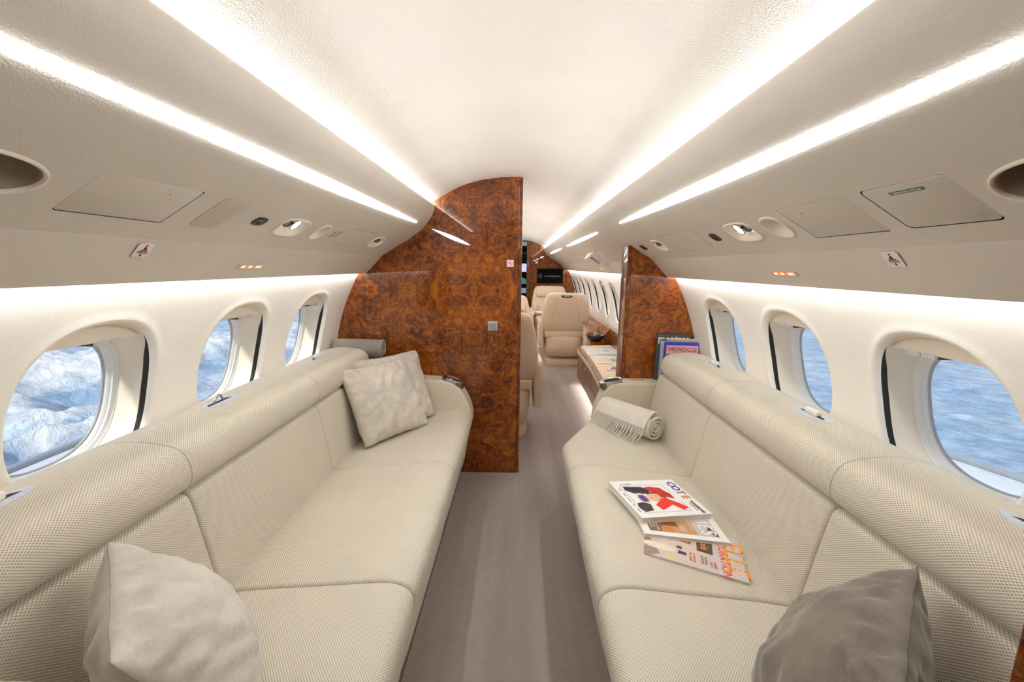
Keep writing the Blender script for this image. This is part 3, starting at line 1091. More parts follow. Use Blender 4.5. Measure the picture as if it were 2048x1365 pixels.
def pillowed(name, prof, y0, y1, mat, parent, r=.012, ny=24, warp=None, cap=True, crown=0.0):
    """closed (x,z) profile swept along y with rounded ends; uv in metres"""
    P = [Vector((p[0], p[1])) for p in prof]
    n = len(P)
    area = sum(P[i].x * P[(i + 1) % n].y - P[(i + 1) % n].x * P[i].y for i in range(n))
    sg = 1 if area > 0 else -1
    nor = []
    for i in range(n):
        t = (P[(i + 1) % n] - P[i - 1]).normalized()
        nor.append(Vector((t.y, -t.x)) * sg)
    arc = [0]
    for i in range(n): arc.append(arc[-1] + (P[(i + 1) % n] - P[i]).length)
    st = []
    for i in range(6):
        t = i / 5 * math.pi / 2
        st.append((y0 + r * (1 - math.sin(t)), r * (1 - math.cos(math.pi / 2 - t)) if False else r * (1 - math.sin(t)) ** 0 * (1 - math.sin(t))))
    sts = []
    for i in range(6):
        t = i / 5 * math.pi / 2
        sts.append((y0 + r * (1 - math.cos(t)), r * (1 - math.sin(t))))
    mid = [(y0 + r + (y1 - y0 - 2 * r) * i / ny, 0) for i in range(1, ny)]
    ste = [(y1 - (y - y0), ins) for y, ins in sts[::-1]]
    allst = sts + mid + ste
    v = []; uv = []
    for y, ins in allst:
        k = (y - y0) / (y1 - y0)
        cr = crown * (1 - (2 * k - 1) ** 4)
        for i in range(n + 1):
            p = P[i % n] - nor[i % n] * (ins - cr)
            q = (p.x, y, p.y)
            if warp: q = warp(*q)
            v.append(q); uv.append((y, arc[i]))
    f = []
    m = n + 1
    for j in range(len(allst) - 1):
        for i in range(n):
            q = (j * m + i, j * m + i + 1, (j + 1) * m + i + 1, (j + 1) * m + i)
            f.append(q)
    if cap:
        f.append(tuple(range(n))[::-1]); f.append(tuple((len(allst) - 1) * m + i for i in range(n)))
    return link(name, v, f, mat, parent, uv=uv, sharp=50)


def sofa(side):
    word = 'left' if side < 0 else 'right'
    e = empty('sofa', (0, 0, 0), 'long cream woven sofa along the %s side windows' % word, 'sofa')
    S = lambda pts: [(side * x, z) for x, z in pts]
    seat = S(catmull([(.845, .425), (.70, .447), (.52, .463), (.36, .478), (.305, .474), (.268, .450), (.262, .405), (.283, .30), (.308, .175)], 4) + [(.33, .150), (.60, .150), (.86, .200), (.86, .40)])
    back = S(catmull([(.812, .425), (.826, .500), (.848, .620), (.868, .712), (.880, .732), (.902, .740)], 4) + [(.99, .735), (1.05, .60), (1.03, .42), (.90, .38), (.83, .39)])
    bol = S(catmull([(.905, .742), (.876, .752), (.861, .782), (.862, .815), (.874, .846), (.900, .866), (.945, .876), (1.0, .880), (1.06, .876), (1.12, .862)], 4) + [(1.135, .84), (1.13, .76), (1.0, .74)])
    ends = [(.52, 1.078), (1.078, 1.832), (1.832, 2.555)]

    def warp(x, y, z):
        if side < 0: return (x, y, z)
        lim = .262
        if y > 2.10:
            lim = .262 + (.50 - .262) * ((y - 2.10) / .45) ** 1.0
            t = min(1, (y - 2.10) / .10); 
        k = (.86 - lim) / (.86 - .262)
        xx = .86 - (.86 - x) * k
        return (xx, y, z)

    for i, (a, c) in enumerate(ends):
        pillowed('seat_cushion', seat, a + .0015, c - .0015, M['weave'], e, r=.012, warp=warp if side > 0 else None, crown=.004)
    for i, (a, c) in enumerate(ends):
        cc = c if i < 2 else 2.535
        pillowed('back_cushion', back, a + .001, cc - .001, M['weave'], e, r=.012, crown=.003)
    for i, (a, c) in enumerate(ends):
        cc = c if i < 2 else 2.50
        pillowed('bolster', bol, a + .0004, cc - .0004, M['weave'], e, r=.004 if i < 2 else .03, crown=0)
    # plinth
    b = MB()
    px = .347
    pl = [(px, .50), (px, 2.10), (px + (.20 if side > 0 else 0), 2.60), (.95, 2.60), (.95, .50)]
    b.prism([(side * x, y) for x, y in pl], .0, .16)
    b.build('plinth', M['burl_plain'], e, smooth=False)
    # back frame filling to the wall
    b = MB().prism([(side * x, z) for x, z in ((.93, .0), (1.10, .45), (1.125, .74), (.99, .74), (1.03, .50), (.90, .20))], .50, 2.52, 'y')
    b.build('back_frame', M['seam'], e, smooth=False)
    # arms at both ends
    xin = .262 if side < 0 else .50
    for (ya, yb, far) in ((2.545, 2.682, True), (.495, .60, False)):
        xi = xin if far else .40
        k = (.86 - xi) / (.86 - .262)
        ap = [(.262, .40), (.266, .463), (.288, .535), (.330, .607), (.372, .642), (.415, .658), (.47, .664), (.60, .668), (.80, .670), (.90, .668)]
        if side > 0 and far: ap = [(.262, .40), (.275, .478), (.305, .540), (.345, .603), (.392, .645), (.44, .660), (.52, .666), (.65, .669), (.80, .670), (.90, .668)]
        apr = catmull([(.90 - (.90 - x) * ((.90 - xi) / (.90 - .262)), z) for x, z in ap], 4)
        prof_ = [(side * x, z) for x, z in apr] + [(side * .92, .60), (side * .92, .10), (side * (xi + .06), .10), (side * (xi + .035), .25)]
        arm = pillowed('armrest', prof_, ya, yb, M['weave_fine'], e, r=.012, ny=6)
        if not far: continue
        # stitched side inlay and hinged tray lid on the arm
        ym = (ya + yb) / 2
        x0, x1 = xi + .30, .86
        if side > 0: x0 = xi + .165
        MB().box((side * (x0 + x1) / 2, ym - .004, .669), (x1 - x0, .100, .006), r=.0025).build('tray_lid', M['weave_fine'], e)
        b = MB()
        for d in (.0,):
            b.box((side * (x0 - .0015), ym - .004, .6695), (.003, .104, .004))
        b.box((side * (x0 + .2 * (x1 - x0) + .06), ym + .004, .6725), (.10, .007, .002), r=.0008)
        b.box((side * (x0 + .2 * (x1 - x0) + .07), ym + .020, .6725), (.08, .004, .002), r=.0008)
        b.build('lid_slot', M['seam'], e, smooth=False)
        # metal cup holder sunk in the nose of the arm
        tz = [(x, z) for x, z in apr]
        xm = xi + (.125 if side < 0 else .105)
        j = min(range(len(tz)), key=lambda q: abs(tz[q][0] - xm))
        d = Vector((tz[j + 1][0] - tz[j - 1][0], tz[j + 1][1] - tz[j - 1][1])).normalized()
        d = (d + Vector((1.0, 0)) * .55).normalized()      # the ring leans part way between the nose slope and level
        nz_ = Vector((-d.y, d.x)); nz_ = nz_ if nz_.y > 0 else -nz_
        F = frame((side * (tz[j][0] + nz_.x * .010), ym - .004, tz[j][1] + nz_.y * .010), (side * d.x, 0, d.y), (0, side, 0))
        k2 = 32
        o = lambda a_, b_, z, dx=0: [(x + dx, y, z) for x, y in sup(a_, b_, 2.2, k2)]
        c_ = MB().rings([o(.074, .056, -.034), o(.072, .055, .003), o(.067, .050, .007), o(.050, .042, .004, .008), o(.048, .040, -.002, .008)]).build('cup_holder', M['chrome'], e, M4=F)
        MB().rings([o(.0485, .0405, .001, .008), o(.046, .038, -.009, .008), o(.001, .001, -.009, .008)]).build('cup_well', C(58, 58, 60, .3), c_, M4=F)
    # belt stowage trays let into the bolster
    for yc in (.76, 1.43, 2.17) if side < 0 else (.745, 1.41, 2.15):
        F = frame((side * 1.02, yc, .8795), (0, -side, 0), (side, 0, -.02))
        F = F if F.col[2][2] > 0 else frame((side * 1.02, yc, .8795), (0, side, 0), (side, 0, -.02))
        L_, w_ = .088, .034
        pts = [(L_ * math.cos(t), w_ * math.sin(t) * abs(math.sin(t)) ** .5) for t in [2 * math.pi * i / 40 for i in range(40)]]
        b = MB().rings([[(x, y, -.004) for x, y in pts], [(x, y, .0016) for x, y in pts]], cap1=True)
        t = b.build('belt_tray', C(198, 204, 212, .35), e, M4=F, sharp=30)
        b = MB().prism([(-.060, -.004), (.060, -.004), (.048, .010), (-.048, .010)], .0016, .0021)
        b.build('tray_slot', M['dark'], t, M4=F, smooth=False)
        if side < 0 and yc == 1.43:
            pts2 = [(.022 * math.cos(a), 0, .0 + .024 * math.sin(a)) for a in [math.pi * i / 14 for i in range(15)]]
            MB().tube([(x, .003, z) for x, _, z in pts2], .0042, 8).build('belt_loop', M['chrome'], t, M4=F)
        else:
            b = MB().box((0, .002, .011), (.062, .021, .019), r=.006)
            b.build('belt_buckle', C(236, 230, 218, .45), t, M4=F)
    return e


sofa(-1)
sofa(1)


# ------------------------------------------------------------------ cushions
def cushion(name, label, size, thick, Mx, mat, seed=0, wr=.010, plump=.5, group=None, sag=0.0):
    n_ = 44
    v = []; idx = {}
    rnd = Vector((seed * 7.3, seed * 3.1, seed * 1.7))
    def pt(i, j, s_):
        a = -1 + 2 * i / n_; c = -1 + 2 * j / n_
        a = math.sin(a * math.pi / 2) * .55 + a * .45; c = math.sin(c * math.pi / 2) * .55 + c * .45
        pin = .060
        rc = 1 - .045 * (a * a * c * c) ** 3                 # blunt corners
        x = size / 2 * a * (1 - pin * (1 - c * c)) * rc; y = size / 2 * c * (1 - pin * (1 - a * a)) * rc
        ed = (1 - a * a) * (1 - c * c)
        t = thick / 2 * ((1 - abs(a) ** 2.2) * (1 - abs(c) ** 2.2)) ** plump
        q = Vector((x * 9, y * 9, s_ * 2)) + rnd
        w1 = noise.noise(q) * .9 + noise.noise(q * 2.3) * .5
        # puckers that run in from the seams
        em = max(abs(a), abs(c))
        th = (x if abs(c) > abs(a) else y)
        puck = math.sin(th * 95 + 2.6 * noise.noise(q * .8) * 3 + seed) * math.exp(-((1 - em) / .22) ** 2 * 1.2) * min(1, (1 - em) * 9)
        fold = noise.noise(Vector((x * 7 + y * 11, (y - x) * 26, seed * 1.9 + s_))) * noise.noise(Vector((x * 5, y * 5, seed + 9.0)))
        t += (w1 * wr * .7 + puck * wr * 1.0 + fold * wr * 3.4) * min(1, ed * 6)
        wob = .006 * noise.noise(Vector((a * 3 + seed, c * 3, 0)))
        return (x + wob, y + wob, s_ * t + sag * (x / size) ** 2)
    F_ = []
    for s_ in (1, -1):
        for i in range(n_ + 1):
            for j in range(n_ + 1):
                edge = i in (0, n_) or j in (0, n_)
                if s_ < 0 and edge: idx[(s_, i, j)] = idx[(1, i, j)]; continue
                idx[(s_, i, j)] = len(v); v.append(pt(i, j, s_))
        for i in range(n_):
            for j in range(n_):
                q = (idx[(s_, i, j)], idx[(s_, i + 1, j)], idx[(s_, i + 1, j + 1)], idx[(s_, i, j + 1)])
                F_.append(q if s_ > 0 else q[::-1])
    e = empty(name, mat=Mx, label=label, cat='cushion', group=group)
    o = link('cover', v, F_, mat, e)
    # stitched edge seam
    loop = [idx[(1, i, 0)] for i in range(n_)] + [idx[(1, n_, j)] for j in range(n_)] + [idx[(1, i, n_)] for i in range(n_, 0, -1)] + [idx[(1, 0, j)] for j in range(n_, 0, -1)]
    b = MB().tube([v[k] for k in loop] + [v[loop[0]]], .0008, 5, False)
    b.build('seam', C(86, 78, 68, .8) if 'dark' in label else C(150, 140, 126, .8), e)
    return e


def stand(bl, br, tl_hint):
    """frame for a cushion whose bottom edge runs bl -> br and whose top leans towards tl_hint"""
    bl, br, tl = Vector(bl), Vector(br), Vector(tl_hint)
    x = (br - bl).normalized()
    y = tl - bl; y = (y - x * y.dot(x)).normalized()
    z = x.cross(y)
    return x, y, z


def place(bl, br, tl, size):
    x, y, z = stand(bl, br, tl)
    ctr = (Vector(bl) + Vector(br)) / 2 + y * size / 2
    return Matrix(((x.x, y.x, z.x, ctr.x), (x.y, y.y, z.y, ctr.y), (x.z, y.z, z.z, ctr.z), (0, 0, 0, 1)))


cushion('throw_cushion', 'silver velvet cushion in front of the pair at the far end of left sofa', .42, .15,
        place((-.735, 1.995, .455), (-.475, 2.33, .468), (-.83, 2.14, .775), .42), M['velvet'], 1)
cushion('throw_cushion', 'silver velvet cushion behind the other, against the far left armrest', .42, .15,
        place((-.76, 2.16, .46), (-.465, 2.455, .475), (-.83, 2.30, .785), .42), M['velvet'], 2)


def hang(p1, p2, b1, size):
    """frame from the two top corners p1 -> p2 and the foot below p1"""
    p1, p2, b1 = Vector(p1), Vector(p2), Vector(b1)
    x = (p2 - p1).normalized()
    y = p1 - b1; y = (y - x * y.dot(x)).normalized()
    z = x.cross(y)
    c = (p1 + p2) / 2 - y * size / 2
    return Matrix(((x.x, y.x, z.x, c.x), (x.y, y.y, z.y, c.y), (x.z, y.z, z.z, c.z), (0, 0, 0, 1)))


cushion('throw_cushion', 'large pale velvet cushion at the near end of left sofa, cut by the bottom edge', .385, .215,
        hang((-.806, .775, .805), (-.553, .512, .805), (-.675, .895, .462), .385), M['velvet'], 3, .012, .66)
cushion('throw_cushion', 'large dark taupe velvet cushion at the near end of right sofa', .385, .205,
        hang((.566, .508, .795), (.815, .766, .795), (.452, .635, .462), .385), M['velvet_dark'], 4, .012, .66)


# ------------------------------------------------------------------ rolled blankets
def spiral_roll(parent, F, length, R0, turns, mat, thick=.012, name='roll', flap=None):
    pts = []
    n_ = int(turns * 28)
    for i in range(n_ + 1):
        t = i / n_
        th = t * turns * 2 * math.pi
        r = .010 + (R0 - .010) * t
        r *= 1 + .05 * math.sin(th * 2 + 1) * (1 - .5 * t)
        pts.append((r * math.cos(th), r * math.sin(th)))
    if flap: pts += flap
    P = [Vector(p) for p in pts]
    nor = []
    for i in range(len(P)):
        t = (P[min(i + 1, len(P) - 1)] - P[max(i - 1, 0)]).normalized()
        nor.append(Vector((t.y, -t.x)))
    h = thick / 2
    v = []; f = []
    ny = 16
    zs = [-length / 2 + length * j / ny for j in range(ny + 1)]
    m = len(P)
    for j, z in enumerate(zs):
        ed = 1 - .35 * (abs(2 * j / ny - 1) ** 8)
        for sgn in (1, -1):
            for i, p in enumerate(P):
                q = p + nor[i] * h * sgn * ed
                w = .003 * noise.noise(Vector((q.x * 18, q.y * 18, z * 9)))
                v.append((q.x + w, q.y + w, z + .004 * noise.noise(Vector((i * .11, 0, 3)))))
    k = 2 * m
    for j in range(ny):
        for i in range(m - 1):
            a = j * k + i
            f.append((a, a + 1, a + k + 1, a + k))
            a = j * k + m + i
            f.append((a, a + k, a + k + 1, a + 1))
        a = j * k + m - 1; c = j * k + 2 * m - 1
        f.append((a, c, c + k, a + k))
    for j in (0, ny):
        for i in range(m - 1):
            a = j * k + i; c = j * k + m + i
            q = (a, c, c + 1, a + 1)
            f.append(q if j == 0 else q[::-1])
    return link(name, [F @ Vector(p) for p in v], f, mat, parent), pts


# pale fringed throw on the right sofa
axis = (Vector((.545, 2.475, .0)) - Vector((.775, 2.175, 0))).normalized()
out_ = Vector((-axis.y, axis.x, 0))                     # towards the aisle
if out_.x > 0: out_ = -out_
ctr = Vector((.655, 2.325, .527))
F = Matrix(((out_.x, 0, axis.x, ctr.x), (out_.y, 0, axis.y, ctr.y), (out_.z, 1, axis.z, ctr.z), (0, 0, 0, 1)))
e = empty('rolled_throw', (0, 0, 0), 'pale grey fringed throw rolled up at the far end of right sofa', 'blanket')
flap = [(.066, .045), (.086, .018), (.106, -.012), (.128, -.034), (.150, -.043)]
o, pts = spiral_roll(e, F, .36, .071, 3.13, M['throw'], .013, 'roll')
# flap: last turn leaves the top of the roll and drapes towards the aisle
fp = catmull([(-.02, .0775), (.022, .076), (.052, .060), (.074, .034), (.090, .010)], 5)
v = []; ny = 14
for j in range(ny + 1):
    z = -.165 + .345 * j / ny
    for x, y in fp:
        w = .004 * noise.noise(Vector((x * 20, z * 14, 1)))
        v.append(F @ Vector((x + w, y + w + .010 * (j / ny) * (x > 0) * (x / .09), z)))
m = len(fp)
f = [(j * m + i, j * m + i + 1, (j + 1) * m + i + 1, (j + 1) * m + i) for j in range(ny) for i in range(m - 1)]
v2 = [p + Vector((0, 0, -.007)) for p in v]
f2 = [tuple(q + len(v) for q in t[::-1]) for t in f]
link('flap', v + v2, f + f2, M['throw'], e)
b = MB()
rn = random.Random(3)
for i in range(56):
    z = -.165 + .345 * i / 55
    y0 = .008 + .010 * (i / 55)
    L_ = .062 + rn.uniform(-.010, .014)
    dz = rn.uniform(-.012, .012); c = rn.uniform(-.006, .006)
    p0 = F @ Vector((.088, y0, z)); p1 = F @ Vector((.090 + L_ * .40, y0 - L_ * .62 + c * .3, z + dz * .5)); p2 = F @ Vector((.092 + L_ * .9, y0 - L_ * 1.0 + c * .4, z + dz))
    p2.z = max(p2.z, seat_z(p2.x) + .006); p1.z = max(p1.z, seat_z(p1.x) + .007)
    b.tube([p0, p1, p2], [.0019, .0019, .0011], 5)
fr = b.build('fringe', M['throw'], e)
fr['kind'] = 'stuff'
# two grey rolls stacked in the gap behind the left bolster
for i, (z, lab) in enumerate(((.850, 'grey rolled blanket, upper of two behind the left bolster'), (.727, 'grey rolled blanket, lower of two behind the left bolster'))):
    e = empty('rolled_blanket', (0, 0, 0), lab, 'blanket')
    x0 = -.965 if i == 0 else -.955
    F = Matrix(((0, 0, 1, x0), (1, 0, 0, 2.612), (0, 1, 0, z), (0, 0, 0, 1)))
    F = F @ Matrix.Rotation(R(40), 4, 'Z')
    spiral_roll(e, F, .30, .057, 2.6, M['greyroll'], .0125, 'roll')
# shelf that carries rolls and magazines at each bolster end
for s_, w in ((-1, 'left'), (1, 'right')):
    b = MB().box((s_ * 1.01, 2.605, .640), (.24, .155, .02), r=.003)
    tag(b.build('end_shelf', M['weave_fine' if False else 'seat']), 'small ledge behind the far end of %s bolster' % w, 'shelf')


# ------------------------------------------------------------------ magazines
def magazine(name, label, F, w, h, t, cover, pages=True, cat='magazine', group=None, curl=0.0):
    """local x along the width, y along the height, z up through the thickness, origin at the bottom centre"""
    e = empty(name, mat=F, label=label, cat=cat, group=group)
    b = MB().box((0, 0, t / 2), (w - .003, h - .003, t - .0008))
    b.build('pages', M['paper'], e, smooth=False)
    b = MB()
    b.box((0, 0, t - .0003), (w, h, .0006)); b.box((0, 0, .0003), (w, h, .0006))
    b.box((-w / 2 + .0003, 0, t / 2), (.0006, h, t))
    b.build('cover', cover, e, smooth=False)
    return e


def poly(e, name, pts, z, mat):
    b = MB().add([(x, y, z) for x, y in pts], [tuple(range(len(pts)))])
    # keep normals up
    o = b.build(name, mat, e, smooth=False)
    if o.data.polygons[0].normal.z < 0: o.data.flip_normals()
    return o


TILT = math.atan(.088)


def onseat(x, y, z, ang):
    """frame lying on the right seat: ang is the direction of local x in plan"""
    n_ = Vector((math.sin(TILT), 0, math.cos(TILT)))
    a = Vector((math.cos(ang), math.sin(ang), 0)); a = (a - n_ * a.dot(n_)).normalized()
    return frame((x, y, z), a, n_.cross(a))


# local x = reading direction of the titles (away from the camera end towards the near end), local y up the cover
# ELLE at the bottom of the pile
F = onseat(.602, 1.282, seat_z(.602) + .0045, R(-108))
e = magazine('magazine', 'bottom magazine of the pile, interior photo cover with large orange lettering', F, .222, .300, .008, C(206, 198, 196, .3))
z = .0081
hw, hh = .111, .150
poly(e, 'cover_photo', [(-hw, -hh), (hw, -hh), (hw, .02), (.03, .05), (-hw, .03)], z, C(214, 196, 184, .3))
poly(e, 'cover_photo', [(-.02, -hh), (hw - .02, -hh + .05), (hw, -hh + .02), (hw, -hh)], z + .0001, C(150, 126, 112, .3))
poly(e, 'cover_photo', sup(.040, .030, 2.2, 20, -.03, -.095), z + .0002, C(238, 226, 212, .3))
poly(e, 'cover_photo', sup(.018, .050, 2.2, 20, .05, -.105), z + .0002, C(236, 222, 208, .3))
poly(e, 'cover_photo', [(-.07, -.09), (-.03, -.10), (-.01, -.075), (-.035, -.05), (-.075, -.06)], z + .0003, C(150, 72, 48, .3))
poly(e, 'cover_photo', [(-.055, -.075), (-.03, -.07), (-.035, -.055), (-.06, -.06)], z + .0004, C(226, 228, 232, .3))
poly(e, 'cover_photo', [(-.065, -.035), (-.01, -.04), (-.005, -.005), (-.06, .0)], z + .0003, C(168, 96, 60, .3))
poly(e, 'cover_photo', [(-.035, -.03), (-.015, -.032), (-.012, -.012), (-.03, -.010)], z + .0004, C(206, 146, 110, .3))
poly(e, 'cover_photo', [(-.085, .015), (.018, .012), (.022, .060), (-.085, .065)], z + .0003, C(88, 62, 36, .3))
poly(e, 'cover_photo', [(.045, -.045), (.062, -.048), (.064, -.022), (.048, -.020)], z + .0003, C(50, 52, 56, .3))
poly(e, 'cover_photo', [(.020, -.050), (.036, -.050), (.036, -.034), (.020, -.034)], z + .0003, C(58, 60, 62, .3))
poly(e, 'cover_photo', [(.085, -.075), (.100, -.075), (.100, -.064), (.085, -.062)], z + .0003, C(232, 196, 40, .3))
I = lambda x, y, zz: frame((x, y, zz), (1, 0, 0), (0, 1, 0))
text('lettering', 'Cassie', .034, C(240, 170, 130), I(-.038, .036, z + .0006), e)
text('lettering', 'D\u00c9CORATION', .040, C(226, 60, 40), I(.006, .092, z + .0004), e, sx=.86)
text('title', 'ELLE', .092, C(248, 150, 30), I(.006, .122, z + .0006), e, sx=.98)
for i, (x, y, s, c) in enumerate(((.062, -.004, 'A CHACUN\nSA CHAISE', (230, 80, 60)), (.062, .030, '10 PAGES\nDE VISITES', (120, 112, 108)), (.074, .056, 'CARNET\nDECO', (226, 74, 56)))):
    text('lettering', s, .011, C(*c), I(x, y, z + .0005), e, sx=.85)
text('lettering', 'IDEES\nMAISON', .013, M['white'], I(.066, .132, z + .0008), e)

# white-bordered one in the middle
F = onseat(.597, 1.418, seat_z(.597) + .0130, R(-91))
e = magazine('magazine', 'middle magazine of the pile, brown interior photo with a white border', F, .225, .285, .011, M['white'])
z = .0112
poly(e, 'cover_photo', [(-.095, -.118), (.090, -.118), (.090, .118), (-.095, .118)], z, C(196, 150, 104, .3))
poly(e, 'cover_photo', [(-.095, .055), (.090, .045), (.090, .118), (-.095, .118)], z + .0001, C(206, 200, 194, .3))
poly(e, 'cover_photo', [(.0, -.118), (.090, -.118), (.090, -.075), (.02, -.068)], z + .0001, C(122, 82, 60, .3))
poly(e, 'cover_photo', [(.055, -.07), (.090, -.07), (.090, -.03), (.06, -.035)], z + .0002, C(206, 122, 52, .3))
poly(e, 'cover_photo', [(.02, -.065), (.05, -.07), (.052, -.01), (.024, -.012)], z + .0002, C(120, 70, 42, .3))
poly(e, 'cover_photo', [(.035, .09), (.055, .088), (.058, .108), (.04, .11)], z + .0002, C(60, 54, 50, .3))
poly(e, 'cover_photo', [(.065, .100), (.085, .098), (.088, .116), (.07, .117)], z + .0002, C(76, 66, 60, .3))
text('title', 'AMES', .070, M['white'], I(.0, .085, z + .0004), e, sx=1.0)
for x, y, s in ((.03, .040, 'LES MAISONS\nD ARTISTES'), (.058, .002, 'VISITES\nPRIVEES'), (.05, -.098, 'ARCHITECTURE\nDESIGN\nVOYAGES')):
    text('lettering', s, .011, M['white'], I(x, y, z + .0004), e, sx=.85)

# COTE on top
F = onseat(.562, 1.522, seat_z(.562) + .0245, R(-74.5))
e = magazine('magazine', 'thick white magazine on top of the pile, red bow on its cover', F, .250, .288, .021, M['white'])
z = .0212
b = MB()
for (x0, y0, x1, y1) in ((-.085, -.115, .098, -.115), (-.085, -.115, -.085, .070), (.098, -.115, .098, .078), (-.085, .070, -.03, .074), (.03, .076, .098, .078)):
    d = Vector((x1 - x0, y1 - y0)); nn = Vector((-d.y, d.x)).normalized() * .0006
    b.add([(x0 + nn.x, y0 + nn.y, z), (x1 + nn.x, y1 + nn.y, z), (x1 - nn.x, y1 - nn.y, z), (x0 - nn.x, y0 - nn.y, z)], [(3, 2, 1, 0)])
b.build('frame_line', M['black'], e, smooth=False)
poly(e, 'sleeve', [(-.082, -.105), (-.075, -.030), (-.045, -.005), (-.022, -.030), (-.030, -.085), (-.055, -.110)], z + .0002, C(34, 28, 34, .35))
poly(e, 'sleeve', [(.030, -.085), (.045, -.060), (.085, -.070), (.092, -.108), (.060, -.118), (.035, -.108)], z + .0002, C(36, 30, 34, .35))
poly(e, 'cuff', sup(.036, .022, 2, 24, .004, -.066), z + .0003, C(222, 218, 226, .3))
poly(e, 'watch', sup(.026, .017, 2.6, 24, .006, -.066), z + .0004, C(196, 140, 96, .3))
poly(e, 'watch', sup(.022, .0135, 2.4, 24, .006, -.066), z + .0005, C(66, 46, 140, .3))
poly(e, 'hair', sup(.034, .036, 2.2, 28, .000, -.004), z + .0004, C(62, 34, 24, .4))
poly(e, 'face', sup(.027, .034, 2.2, 28, .004, -.014), z + .0005, C(232, 186, 152, .4))
for sx in (-1, 1):
    poly(e, 'eye', sup(.0045, .0022, 2, 12, .004 + sx * .011, -.004), z + .0006, C(50, 34, 30, .4))
poly(e, 'mouth', sup(.008, .002, 2, 12, .004, -.032), z + .0006, C(178, 84, 74, .4))
poly(e, 'bow', [(-.010, .024), (.008, .028), (.004, .010), (-.012, .008)], z + .0009, C(150, 16, 20, .45))
poly(e, 'bow', [(.0, .020), (-.030, .056), (-.062, .046), (-.074, .004), (-.066, -.030), (-.040, -.010)], z + .0007, M['red'])
poly(e, 'bow', [(-.005, .018), (.018, .062), (-.022, .064), (-.042, .040)], z + .0008, C(166, 20, 22, .45))
poly(e, 'bow', [(.004, .018), (.052, .062), (.078, .078), (.092, .050), (.060, .028)], z + .0007, C(222, 34, 30, .45))
poly(e, 'bow', [(.006, .014), (.052, .030), (.078, -.014), (.086, -.034), (.052, -.042), (.030, -.014)], z + .0007, C(226, 36, 32, .45))
for i, (ch_, c) in enumerate((('C', (78, 60, 150)), ('O', (66, 48, 136)), ('T', (140, 96, 110)), ('E', (198, 128, 50)))):
    text('title', ch_, .046, C(*c), I(-.088 + .033 * i, .114, z + .0004), e, offset=.0012)
text('lettering', 'WONDERLAND', .019, M['black'], I(.078, .116, z + .0004), e, sx=.60, offset=.0004)
text('lettering', 'THE NEW SEASON', .009, C(206, 60, 50), I(.076, .101, z + .0004), e, sx=.66)
text('lettering', 'ISSUE 124', .011, M['gunmetal'], I(-.098, -.085, z + .0004) @ Matrix.Rotation(R(-90), 4, 'Z'), e)
for i in range(5):
    text('lettering', ('PARIS', 'GENEVE', 'JOAILLERIE', 'MODE', 'BEAUTE')[i], .006, M['gunmetal'], I(-.06 + .035 * i, -.128, z + .0004), e)

# magazines standing behind the right bolster
def standing(label, x0, x1, y, top, t, cover, lean=0.02):
    w, h = x1 - x0, .30
    F = frame(((x0 + x1) / 2, y, top - h / 2), (1, 0, -.012), (0, lean, 1))     # local z towards the camera
    return magazine('magazine', label, F, w, h, t, cover), w, h


e, w, h = standing('rearmost magazine standing by the right bolster, slate cover with white lettering', .884, 1.096, 2.664, .958, .012, C(62, 72, 84))
text('title', 'montres', .078, M['white'], I(-.004, h / 2 - .034, .0125), e, sx=.72, offset=.002)
e, w, h = standing('second standing magazine with pale teal top edge, by the right bolster', .905, 1.128, 2.648, .932, .010, C(206, 204, 196))
poly(e, 'cover_band', [(-.111, h / 2 - .002), (-.075, h / 2 - .002), (-.075, h / 2 - .014), (-.111, h / 2 - .014)], .0102, C(60, 110, 116))
e, w, h = standing('third standing magazine with a tan cover, by the right bolster', .935, 1.148, 2.634, .924, .010, C(186, 146, 122))
e, w, h = standing('standing magazine with a bright blue cover behind the pink one', .918, 1.128, 2.620, .915, .010, C(30, 74, 206))
e, w, h = standing('front standing magazine with a pink cover, behind the right bolster', .927, 1.118, 2.604, .897, .012, C(250, 182, 190))
text('title', 'MONOCLE', .036, C(104, 40, 56), I(.0, h / 2 - .024, .0126), e, sx=.98)
text('lettering', 'THE ESCAPIST', .014, C(190, 96, 112), I(.0, h / 2 - .045, .0126), e, sx=1.0)
poly(e, 'cover_band', [(-.0955, h / 2 - .052), (.0955, h / 2 - .052), (.0955, -h / 2), (-.0955, -h / 2)], .0123, C(58, 46, 44))


